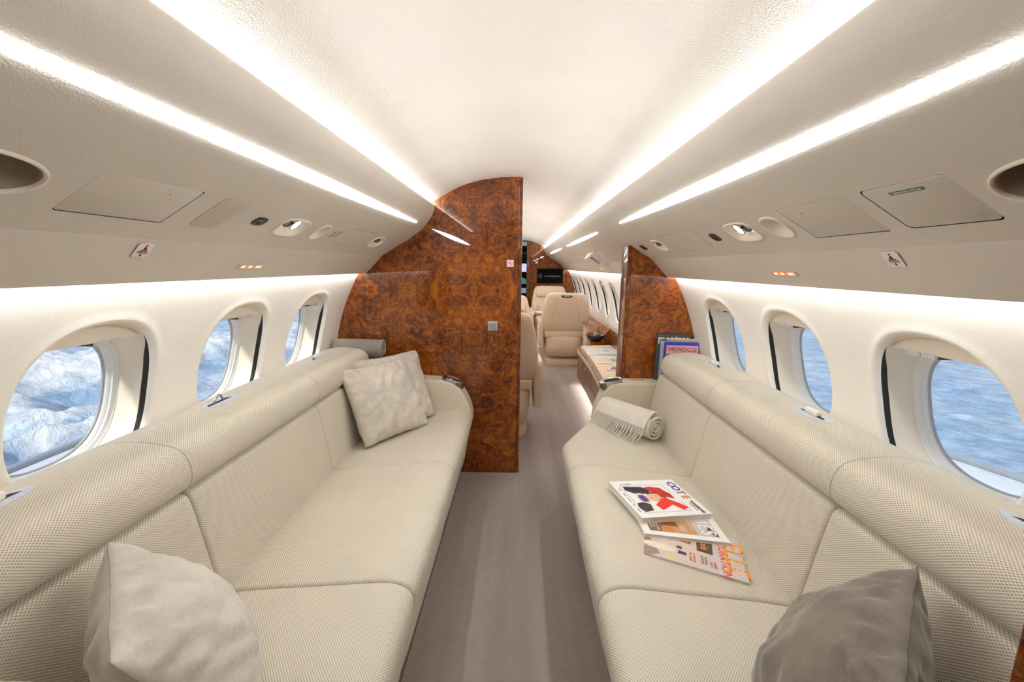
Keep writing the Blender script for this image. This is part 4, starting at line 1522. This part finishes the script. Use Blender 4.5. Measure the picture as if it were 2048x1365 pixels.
# ------------------------------------------------------------------ front cabin
def club_seat(x, y, yaw, label, group='club seats of the front cabin'):
    e = empty('club_seat', (x, y, 0), label, 'seat', group)
    e.rotation_euler = (0, 0, yaw)
    # local: sitter looks along +y, back shell at y = 0
    def body(name, sec, mat=M['seat'], n_=3.0):
        """sections (z, cx, cy, hx, hy)"""
        rings = []
        for (z, cy, hx, hy, nn) in sec:
            rings.append([(px, cy + py, z) for px, py in sup(hx, hy, nn, 40)])
        return MB().rings(rings, cap0=True, cap1=True).build(name, mat, e, sharp=60)
    body('base', [(0, .30, .24, .26, 5), (.03, .30, .25, .27, 5), (.09, .30, .245, .26, 5), (.11, .30, .20, .22, 5)])
    body('skirt', [(.135, .25, .23, .22, 5), (.15, .25, .25, .245, 5), (.25, .24, .268, .25, 5), (.43, .24, .275, .25, 5), (.44, .24, .265, .24, 5)])
    body('seat_cushion', [(.40, .34, .24, .27, 5), (.44, .34, .262, .29, 5), (.48, .34, .258, .285, 5), (.50, .33, .22, .25, 4)])
    # backrest leans back a little: its top is aft of its foot
    body('backrest', [(.485, .085, .28, .05, 5), (.50, .08, .318, .065, 5), (.56, .07, .332, .075, 4.5), (.70, .045, .326, .08, 4.5), (.85, .015, .305, .078, 4.5),
                      (.95, -.005, .282, .072, 4), (.99, -.012, .266, .066, 4), (1.012, -.015, .238, .055, 3.6), (1.022, -.016, .19, .035, 3)])
    body('headrest', [(.83, .085, .225, .035, 5), (.85, .09, .25, .05, 5), (.91, .075, .25, .05, 5), (.975, .060, .235, .046, 4), (1.005, .050, .21, .035, 4), (1.014, .047, .17, .02, 3)])
    b = MB().box((0, .015, .455), (.56, .05, .075), r=.012)
    b.build('lower_band', M['seat'], e)
    for s_ in (-1, 1):
        ap = [(.02, .27), (.02, .60), (.10, .635), (.34, .625), (.50, .59), (.56, .52), (.55, .30), (.45, .25)]
        ap = [(p[0], p[1]) for p in ap]
        rg = []
        for xx, ins in ((.296, .012), (.302, 0), (.352, 0), (.360, .012)):
            cx_, cz2 = .28, .44
            rg.append([(s_ * xx, cx_ + (a - cx_) * (1 - ins * 2), cz2 + (c - cz2) * (1 - ins * 2)) for a, c in catmull(ap + [ap[0]], 3)[:-1]])
        if s_ < 0: rg = rg[::-1]
        MB().rings(rg, cap0=True, cap1=True).build('armrest', M['seat'], e, sharp=60)
        b = MB().tube([(s_ * .3625, q, zz) for q, zz in ((.03, .53), (.15, .50), (.30, .50), (.48, .47))], .003, 6)
        b.build('arm_piping', M['seat'], e)
    # stitched lines and grip on the rear shell
    for s_ in (-1, 1):
        pts = []
        for i in range(12):
            z = .50 + .47 * i / 11
            xx = .205 - .085 * (i / 11) ** 1.6
            cy = float(np.interp(z, [.5, .7, .85, .95, 1.0], [.08, .045, .015, -.005, -.013]))
            hy = float(np.interp(z, [.5, .7, .85, .95, 1.0], [.065, .08, .078, .072, .062])); hx = float(np.interp(z, [.5, .7, .85, .95, 1.0], [.318, .326, .305, .282, .25]))
            yy = cy - hy * max(0, 1 - (xx / hx) ** 4) ** .25
            pts.append((s_ * xx, yy - .0005, z))
        MB().tube(pts, .0016, 5).build('back_seam', M['seam'], e)
    b = MB().prism([(-.085, .990), (.085, .990), (.055, .962), (-.055, .962)], -.083, -.06, 'y')
    g = b.build('grip_recess', M['dark'], e, smooth=False)
    MB().box((0, -.084, .977), (.085, .006, .012), r=.002).build('grip', M['chrome'], g)
    return e


# near left seat, seen from behind past the partition edge
s1 = club_seat(-.150, 3.23, 0, 'cream leather club seat just beyond the left partition, its back turned')
s2 = copy_tree(s1); s2.location = (-.155, 5.25, 0); s2.rotation_euler = (0, 0, math.pi); s2['label'] = 'cream club seat behind the first left seat, its headrest facing us'
s3 = copy_tree(s1); s3.location = (.655, 5.83, 0); s3['label'] = 'cream club seat on the right of the aisle with its back turned'
s4 = copy_tree(s1); s4.location = (.575, 7.95, 0); s4.rotation_euler = (0, 0, math.pi); s4['label'] = 'cream club seat facing us below the screen'

# credenza behind the right partition
e = empty('credenza', (0, 0, 0), 'low walnut credenza with a tan leather top behind the right partition', 'cabinet')
def front(y):          # gently hollow front
    t = (y - 3.18) / 1.72
    return .668 + .030 * t + .022 * math.sin(math.pi * t)
yy = [3.18 + 1.72 * i / 16 for i in range(17)]
pl = [(front(y) + .022, y) for y in yy] + [(.965, 4.90), (.965, 3.18)]
MB().prism(pl, .085, .40).build('carcass', M['burl_plain'], e, sharp=30)
pl2 = [(front(y), y) for y in yy] + [(.965, 4.90), (.965, 3.18)]
MB().prism([(x - .0, y) for x, y in [(front(y) + .006, y) for y in yy] + [(.965, 4.90), (.965, 3.18)]], .385, .445).build('leather_band', M['seat'], e, sharp=30)
MB().prism(pl2[:-2] + [(1.085, 4.90), (1.085, 3.18)], .445, .462).build('wood_rim', M['wood_rim'], e, sharp=30)
MB().prism([(front(y) + .026, y) for y in yy[1:-1]] + [(1.075, 4.87), (1.075, 3.24)], .462, .488).build('leather_top', M['credenza_top'], e, sharp=30)
MB().prism([(.70, 3.165), (.76, 3.165), (.80, 3.20), (.74, 3.26)], .445, .51).build('end_lip', M['wood_rim'], e, smooth=False)
MB().prism([(front(y) + .07, y) for y in yy] + [(.95, 4.88), (.95, 3.20)], 0, .085).build('toe_kick', M['dark'], e, sharp=30)
for ya, yb, za, zb in ((3.2, 3.98, .245, .375), (3.2, 3.98, .10, .235), (3.99, 4.40, .10, .375), (4.41, 4.88, .10, .375)):
    ym = [ya + (yb - ya) * i / 6 for i in range(7)]
    b = MB().rings([[(front(y) + .022, y, za), (front(y) + .012, y, za), (front(y) + .012, y, zb), (front(y) + .022, y, zb)] for y in ym], closed=False, cap0=True, cap1=True)
    d = b.build('drawer' if yb < 3.985 else 'door', M['burl_plain'], e, smooth=False)
    yk = ya + .12 if yb < 3.985 else (yb - .1 if ya < 4.2 else ya + .15)
    MB().box((front(yk) + .006, yk, zb - .05), (.018, .040, .055), r=.005).build('handle', M['chrome'], d)
b = MB().add([(front(y) + .030, y, .083) for y in yy] + [(front(y) + .052, y, .083) for y in yy], [(i, i + 1, 18 + i, 17 + i) for i in range(16)])
b.build('toe_light', M['footled'], e, smooth=False)

# things on the credenza
T = .4885
F = frame((.895, 4.37, T), (-.15, -1, 0), (1, -.15, 0))
e = empty('newspaper', mat=frame((.92, 4.42, T), (1, -.12, 0), (.12, 1, 0)), label='blue-white newspaper spread on the credenza, farther of two', cat='newspaper')
MB().box((0, 0, .003), (.36, .34, .006), r=.002).build('sheets', C(222, 228, 232), e)
poly(e, 'photo', [(-.10, -.15), (.12, -.15), (.10, -.10), (-.05, -.11)], .0062, C(110, 112, 118))
poly(e, 'photo', [(-.02, .03), (.05, .03), (.05, .09), (-.02, .09)], .0062, C(120, 172, 220))
for i in range(6):
    poly(e, 'column', [(-.16, .12 - .035 * i), (-.04, .12 - .035 * i), (-.04, .10 - .035 * i), (-.16, .10 - .035 * i)], .0062, C(200, 206, 212))
e = empty('newspaper', mat=frame((.93, 4.02, T), (1, -.06, 0), (.06, 1, 0)), label='pinkish newspaper with a green photo on the credenza', cat='newspaper')
MB().box((0, 0, .004), (.34, .30, .008), r=.002).build('sheets', C(232, 222, 214), e)
poly(e, 'photo', [(-.03, -.09), (.15, -.09), (.15, .06), (-.03, .06)], .0083, C(120, 172, 120))
poly(e, 'photo', [(.02, -.03), (.09, -.03), (.09, .02), (.02, .02)], .0085, C(214, 110, 90))
poly(e, 'photo', [(.01, .03), (.12, .03), (.12, .05), (.01, .05)], .0085, C(226, 176, 100))
for i in range(4):
    poly(e, 'column', [(-.15 + .03 * i, -.11), (-.13 + .03 * i, -.11), (-.13 + .03 * i, .09), (-.15 + .03 * i, .09)], .0083, C(196, 188, 182))
for x, y, a, c, lab in ((.93, 3.70, .42, (216, 220, 228), 'white magazine leaning in the fan on the credenza'), (.98, 3.58, .30, (60, 62, 70), 'dark covered magazine at the near side of the credenza fan'), (1.01, 3.50, .2, (206, 212, 220), 'pale magazine under the partition end of the credenza fan')):
    F = frame((x, y, T + (.001 if c[0] > 210 else .006 if c[0] < 100 else .011)), (math.cos(a), -math.sin(a), 0), (math.sin(a), math.cos(a), 0))
    e = magazine('magazine', lab, F, .20, .27, .005, C(*c))
    poly(e, 'cover_photo', [(-.08, -.10), (.02, -.10), (.02, .03), (-.08, .03)], .0053, C(190, 60, 66))
    poly(e, 'cover_photo', [(.03, -.10), (.08, -.10), (.08, .09), (.03, .09)], .0053, C(70, 80, 100))
# bowl of sweets on the ledge beyond
e = empty('bowl', (.93, 5.05, .515), 'small dark glass bowl of sweets on the ledge beyond the credenza', 'bowl')
k = 28
C_ = lambda r, z: [(r * math.cos(2 * math.pi * i / k), r * math.sin(2 * math.pi * i / k), z) for i in range(k)]
MB().rings([C_(.05, 0), C_(.075, .004), C_(.105, .035), C_(.116, .062), C_(.112, .062), C_(.098, .034), C_(.06, .010), C_(.001, .008)]).build('glass_body', C(58, 66, 72, .12), e)
rn = random.Random(5)
for i in range(10):
    a = rn.uniform(0, 6.28); r = .085 * math.sqrt(rn.random())
    cn, c = (('red', (226, 60, 50)), ('yellow', (240, 196, 60)), ('purple', (90, 70, 170)), ('white', (240, 240, 240)), ('green', (90, 170, 110)), ('orange', (232, 140, 70)), ('blue', (120, 150, 220)), ('pink', (240, 150, 170)), ('brown', (110, 64, 40)), ('pale green', (180, 220, 150)))[i]
    b = MB().box((0, 0, 0), (.030, .017, .015), r=.005)
    o = b.build('wrapped_sweet', C(*c))
    o.location = (.93 + r * math.cos(a), 5.05 + r * math.sin(a), .515 + .048 + .016 * rn.random() + .022 * (1 - r / .085))
    o.rotation_euler = (rn.uniform(-.4, .4), rn.uniform(-.4, .4), a * 2)
    tag(o, '%s wrapped sweet heaped in the small dark glass bowl' % cn, 'sweet', 'sweets in the glass bowl')

# burl side ledge along the right wall of the front cabin
b = MB().prism([(1.03, .02), (1.03, .585), (1.06, .62), (1.085, .655), (1.125, .672), (1.125, .48), (1.05, .02)], 5.0, YT, 'y')
b.prism([(.86, .02), (.86, .505), (1.03, .513), (1.03, .02)], 4.93, 5.24, 'y')
e = empty('side_ledge', (0, 0, 0), 'burl walnut side ledge below the front cabin windows', 'ledge')
b.build('ledge_body', M['burl'], e, smooth=False)
b = MB().prism([(1.085, .49), (1.09, .655), (1.125, .672), (1.125, .49)], 2.83, 5.0, 'y')
b.build('ledge_rail', M['burl'], e, smooth=False)
for yk in (5.35, 6.9):
    MB().box((1.045, yk, .60), (.02, .03, .012), r=.003).build('outlet', M['chrome'], e)
e = empty('side_console', (0, 0, 0), 'cream side console with burl cap beside the right club seat', 'console')
cp = [(5.26, .02), (5.26, .44), (5.33, .55), (5.45, .61), (5.70, .63), (5.70, .02)]
MB().prism(cp, .88, 1.0, 'x').build('console_body', M['seat'], e, sharp=30)
ct = [(5.24, .44), (5.315, .565), (5.44, .628), (5.70, .648), (5.70, .63), (5.45, .61), (5.33, .55), (5.26, .44)]
MB().prism(ct, .875, 1.028, 'x').build('console_cap', M['burl'], e, sharp=30)

# fold-out tables
e = empty('table', (0, 0, 0), 'wood topped table between the two right club seats', 'table')
MB().prism(rrect(.58, .62, .05, 6, .56, 6.85), .632, .655).build('tabletop', M['wood_rim'], e, sharp=40)
MB().box((.80, 6.85, .33), (.10, .34, .60), r=.02).build('support', M['seat'], e)
e = empty('napkin', (.36, 6.78, .6555), 'folded white napkin on the wood topped table', 'napkin')
MB().box((0, 0, .004), (.14, .18, .008), rot=Matrix.Rotation(.3, 3, 'Z'), r=.003).build('cloth', M['white'], e)
e = empty('glass', (.33, 6.98, .6555), 'clear drinking glass on the wood topped table', 'glass')
k = 20
C2 = lambda r, z: [(r * math.cos(2 * math.pi * i / k), r * math.sin(2 * math.pi * i / k), z) for i in range(k)]
MB().rings([C2(.028, 0), C2(.034, .09), C2(.032, .09), C2(.027, .008), C2(.001, .008)], cap0=True).build('tumbler', M['glass'], e)
e = empty('table', (0, 0, 0), 'table under the white cloth between the left club seats', 'table')
MB().prism(rrect(.60, .60, .04, 5, -.14, 4.28), .630, .652).build('tabletop', M['wood_rim'], e, sharp=40)
MB().box((-.35, 4.28, .33), (.10, .32, .60), r=.02).build('support', M['seat'], e)
b = MB()
n1 = 14
pts = []
for j in range(n1 + 1):
    t = j / n1
    y = 3.96 + .62 * t
    drop = .20 * (.35 + .65 * abs(2 * t - 1) ** 1.6)
    x = .172 + .02 * math.sin(t * 14)
    pts.append([(-.40, y, .655), (.12, y, .655), (.160, y, .652), (.176 + .006 * math.sin(t * 17), y, .63), (x + .02, y, .63 - drop * .5), (x + .045 + .03 * abs(2 * t - 1), y, .63 - drop)])
b.rings(pts, closed=False)
o = b.build('tablecloth', M['white'])
sol = o.modifiers.new('thickness', 'SOLIDIFY'); sol.thickness = .002
tag(o, 'white cloth hanging off the table edge beyond the near left seat', 'tablecloth')

# screen wall
root = tag(empty('wall_front', (0, YT, 0)), 'burl walnut end wall that carries the screen', kind='structure')
ro = [(.215, 0), (.215, cz_(.215) + .004)] + [(x, cz_(x) + .004) for x in (.28, .34, .39, .43, .47, .50)] + [(.53, 1.735), (.56, 1.66)] + [(x + .01, z + .008) for x, z in binline[1:]] + [(x + .012, z) for x, z in wallline[:-1]] + [(.99, 0)]
MB().prism(ro[::-1], 0, .06, 'y').build('panel', M['burl'], root, smooth=False)
MB().box((.19, .0, .935), (.07, .10, 1.86), r=.02).build('edge_trim', M['burl_trim'], root)
MB().prism([(.955, .66), (.955, 1.30), (.985, 1.305), (1.06, 1.12), (1.12, .95), (1.135, .66)], -.10, 0, 'y').build('side_panel', M['burl'], root, smooth=False)
MB().prism(left_outline(-.16)[:], 0, .06, 'y').build('panel', M['burl_trim'], root, smooth=False)
e = empty('television', (.625, YT - .004, 1.185), 'black flat screen on the burl end wall', 'screen')
MB().box((0, -.012, 0), (.525, .024, .300), r=.004).build('bezel', M['black'], e)
MB().box((0, -.0245, 0), (.505, .002, .280)).build('display', M['screen'], e, smooth=False)
Fs = lambda x, z, y=-.0262: frame((x, y, z), (1, 0, 0), (0, 0, 1))
text('lettering', 'JET CONCIERGE CLUB', .034, C(150, 150, 150, .5, .25), Fs(.055, -.004), e, sx=.92)
b = MB()
for r0, r1 in ((.036, .040), (.027, .029)):
    k = 28
    b.rings([[(-.192 + r1 * math.cos(2 * math.pi * i / k), -.0262, -.004 + r1 * math.sin(2 * math.pi * i / k)) for i in range(k)],
             [(-.192 + r0 * math.cos(2 * math.pi * i / k), -.0262, -.004 + r0 * math.sin(2 * math.pi * i / k)) for i in range(k)]])
for a in range(0, 180, 45):
    c, s_ = math.cos(R(a)), math.sin(R(a))
    b.tube([(-.192 - .036 * c, -.0262, -.004 - .036 * s_), (-.192 + .036 * c, -.0262, -.004 + .036 * s_)], .0008, 4)
b.build('emblem', C(120, 120, 120, .5, .15), e, smooth=False)
b = MB()
rn = random.Random(11)
for i in range(22):
    x0 = rn.uniform(-.25, .25); x1 = rn.uniform(-.25, .25)
    b.tube([(x0, -.0259, .138), (x1, -.0259, -.138)] if i % 2 else [(-.25, -.0259, rn.uniform(-.138, .138)), (x1, -.0259, .138)], .0006, 4)
b.build('line_pattern', C(34, 32, 30, .6), e, smooth=False)
e = empty('wall_plate', (.355, YT, 1.455), 'small white plate on the end wall above the screen', 'plate')
MB().box((0, -.004, 0), (.05, .008, .05), r=.004).build('plate', M['sticker'], e)
e = empty('exit_sign', mat=Matrix.Identity(4), label='wedge shaped white exit sign with red letters under the front cabin overhead panel', cat='sign')
Fx = onbin(1, 4.12, .752)
bb = [(-.19, .0), (.19, 0), (-.17, .085)]
b = MB()
b.prism([(-.15, 0), (.17, 0), (-.12, .075)], -.075, .075, 'x')
b = MB()
v = [(.20, -.075, 0), (.20, .075, 0), (-.20, -.075, 0), (-.20, .075, 0), (.17, -.075, .075), (.17, .075, .075)]
b.add([Fx @ Vector(p) for p in v], [(0, 4, 5, 1), (4, 2, 3, 5), (0, 2, 4), (1, 5, 3), (0, 1, 3, 2)])
b.build('housing', M['liner'], e, smooth=False)
d = (Vector((-.20, 0, 0)) - Vector((.17, 0, .075))).normalized()
fc = Vector((-.015, 0, .0375))
nn = Vector((-.075, 0, .37)).normalized()
def onsign(x, y, off): return tuple(Fx @ (fc + d * x + Vector((0, y, 0)) + nn * off))
xd = (Fx.to_3x3() @ Vector((0, -1, 0))); yd = Fx.to_3x3() @ d
b = MB().add([onsign(-.15, -.062, .0015), onsign(.15, -.062, .0015), onsign(.15, .062, .0015), onsign(-.15, .062, .0015)], [(0, 1, 2, 3)])
b.build('sign_face', C(214, 210, 214, .4), e, smooth=False)
text('lettering', 'EXIT', .085, C(140, 30, 36), frame(onsign(0, 0, .0022), -xd, -yd), e, sx=.62, offset=.002, ext=.0004)
for y in (3.75, 4.9, 5.15):
    q = lensq(y, y + .10, .69, .76, 2.4)
    F = onbin(1, y + .05, .725)
    b = MB().rings([[(x, yv, .0) for x, yv in sup(.05, .040, 2.4, 28)], [(x, yv, .004) for x, yv in sup(.046, .036, 2.4, 28)], [(x, yv, .002) for x, yv in sup(.038, .029, 2.4, 28)], [(x, yv, .001) for x, yv in sup(.001, .001, 2, 28)]])
    o = b.build('air_vent', M['liner']); o.matrix_world = F
    tag(o, {3.75: 'oval vent on the near side of the exit sign', 4.9: 'first oval vent beyond the exit sign', 5.15: 'second oval vent beyond the exit sign'}[y], 'vent')

# flight deck glimpsed through the doorway
e = empty('flight_deck_panel', (0, 10.4, 0), 'dark flight deck instrument panel seen through the doorway', 'instrument panel')
MB().box((0, .1, .62), (1.9, .2, 1.16), r=.02).build('panel', C(38, 42, 48, .6), e)
MB().box((0, -.06, 1.215), (1.9, .3, .05), r=.015).build('glareshield', C(24, 25, 28, .8), e)
for x in (-.36, .06, .48):
    s_ = MB().box((x, -.006, 1.02), (.30, .012, .22), r=.004).build('display', M['screen'], e)
    MB().box((x - .03, -.0135, 1.03), (.18, .002, .15)).build('picture', C(90, 120, 170, .4, .5), s_, smooth=False)
    MB().box((x + .09, -.0135, 1.02), (.05, .002, .12)).build('map', C(60, 150, 90, .4, .5), s_, smooth=False)
MB().box((.06, -.006, .80), (.26, .012, .12), r=.004).build('lower_display', C(130, 160, 190, .4, .5), e)
e = empty('overhead_console', (0, 10.0, 1.56), 'dark overhead switch console of the flight deck', 'console')
MB().box((0, 0, 0), (1.2, .5, .16), r=.02).build('housing', C(44, 48, 54, .6), e)
for i in range(6):
    MB().box((-.2 + .08 * i, -.252, .01 + .03 * (i % 2)), (.012, .006, .012)).build('switch', C(170, 176, 180), e)
# windscreen and side walls of the flight deck
b = MB()
b.prism([(-1.2, 0), (-1.2, 1.95), (1.2, 1.95), (1.2, 0)], 10.9, 10.95, 'y')
for (a0, a1, z0, z1) in ():
    pass
b = MB()
b.add([(-1.2, 10.9, 0), (1.2, 10.9, 0), (1.2, 10.9, 1.23), (-1.2, 10.9, 1.23)], [(0, 1, 2, 3)])
b.add([(-1.2, 10.9, 1.44), (1.2, 10.9, 1.44), (1.2, 10.9, 2.0), (-1.2, 10.9, 2.0)], [(0, 1, 2, 3)])
b.add([(-1.2, 9.3, 1.80), (1.2, 9.3, 1.80), (1.2, 10.9, 1.6), (-1.2, 10.9, 1.6)], [(0, 1, 2, 3)])
b.add([(-1.2, 9.3, 0), (-1.2, 10.9, 0), (-1.2, 10.9, 2), (-1.2, 9.3, 2)], [(0, 1, 2, 3)])
b.add([(1.2, 9.3, 0), (1.2, 10.9, 0), (1.2, 10.9, 2), (1.2, 9.3, 2)], [(0, 1, 2, 3)])
tag(b.build('wall_flight_deck', C(120, 122, 120, .7), smooth=False), kind='structure')
b = MB().add([(-1.2, 10.9, 1.23), (1.2, 10.9, 1.23), (1.2, 10.9, 1.44), (-1.2, 10.9, 1.44)], [(0, 1, 2, 3)])
e = tag(empty('window_16'), kind='structure')
b.build('pane', M['glass'], e, smooth=False)

# ------------------------------------------------------------------ outside: wings and snowy land far below
for s_, w in ((-1, 'left'), (1, 'right')):
    e = empty('aircraft_wing', (0, 0, 0), 'pale grey wing seen through the nearest %s window' % w, 'wing')
    tip0, tip1 = ((3.82, 3.85), (3.80, -1.0)) if s_ < 0 else ((3.72, 3.75), (5.3, -1.0))
    pl = [(1.45, 4.6), tip0, tip1, (1.45, -1.0)]
    MB().prism([(s_ * x, y) for x, y in pl], -.42, -.22).build('skin_panel', M['wing'], e, smooth=False)
    d = Vector((tip1[0] - tip0[0], tip1[1] - tip0[1])).normalized()
    b = MB().tube([(s_ * tip0[0], tip0[1], -.21), (s_ * tip1[0], tip1[1], -.21)], .034, 10)
    b.build('edge_strip', M['wing_edge'], e)
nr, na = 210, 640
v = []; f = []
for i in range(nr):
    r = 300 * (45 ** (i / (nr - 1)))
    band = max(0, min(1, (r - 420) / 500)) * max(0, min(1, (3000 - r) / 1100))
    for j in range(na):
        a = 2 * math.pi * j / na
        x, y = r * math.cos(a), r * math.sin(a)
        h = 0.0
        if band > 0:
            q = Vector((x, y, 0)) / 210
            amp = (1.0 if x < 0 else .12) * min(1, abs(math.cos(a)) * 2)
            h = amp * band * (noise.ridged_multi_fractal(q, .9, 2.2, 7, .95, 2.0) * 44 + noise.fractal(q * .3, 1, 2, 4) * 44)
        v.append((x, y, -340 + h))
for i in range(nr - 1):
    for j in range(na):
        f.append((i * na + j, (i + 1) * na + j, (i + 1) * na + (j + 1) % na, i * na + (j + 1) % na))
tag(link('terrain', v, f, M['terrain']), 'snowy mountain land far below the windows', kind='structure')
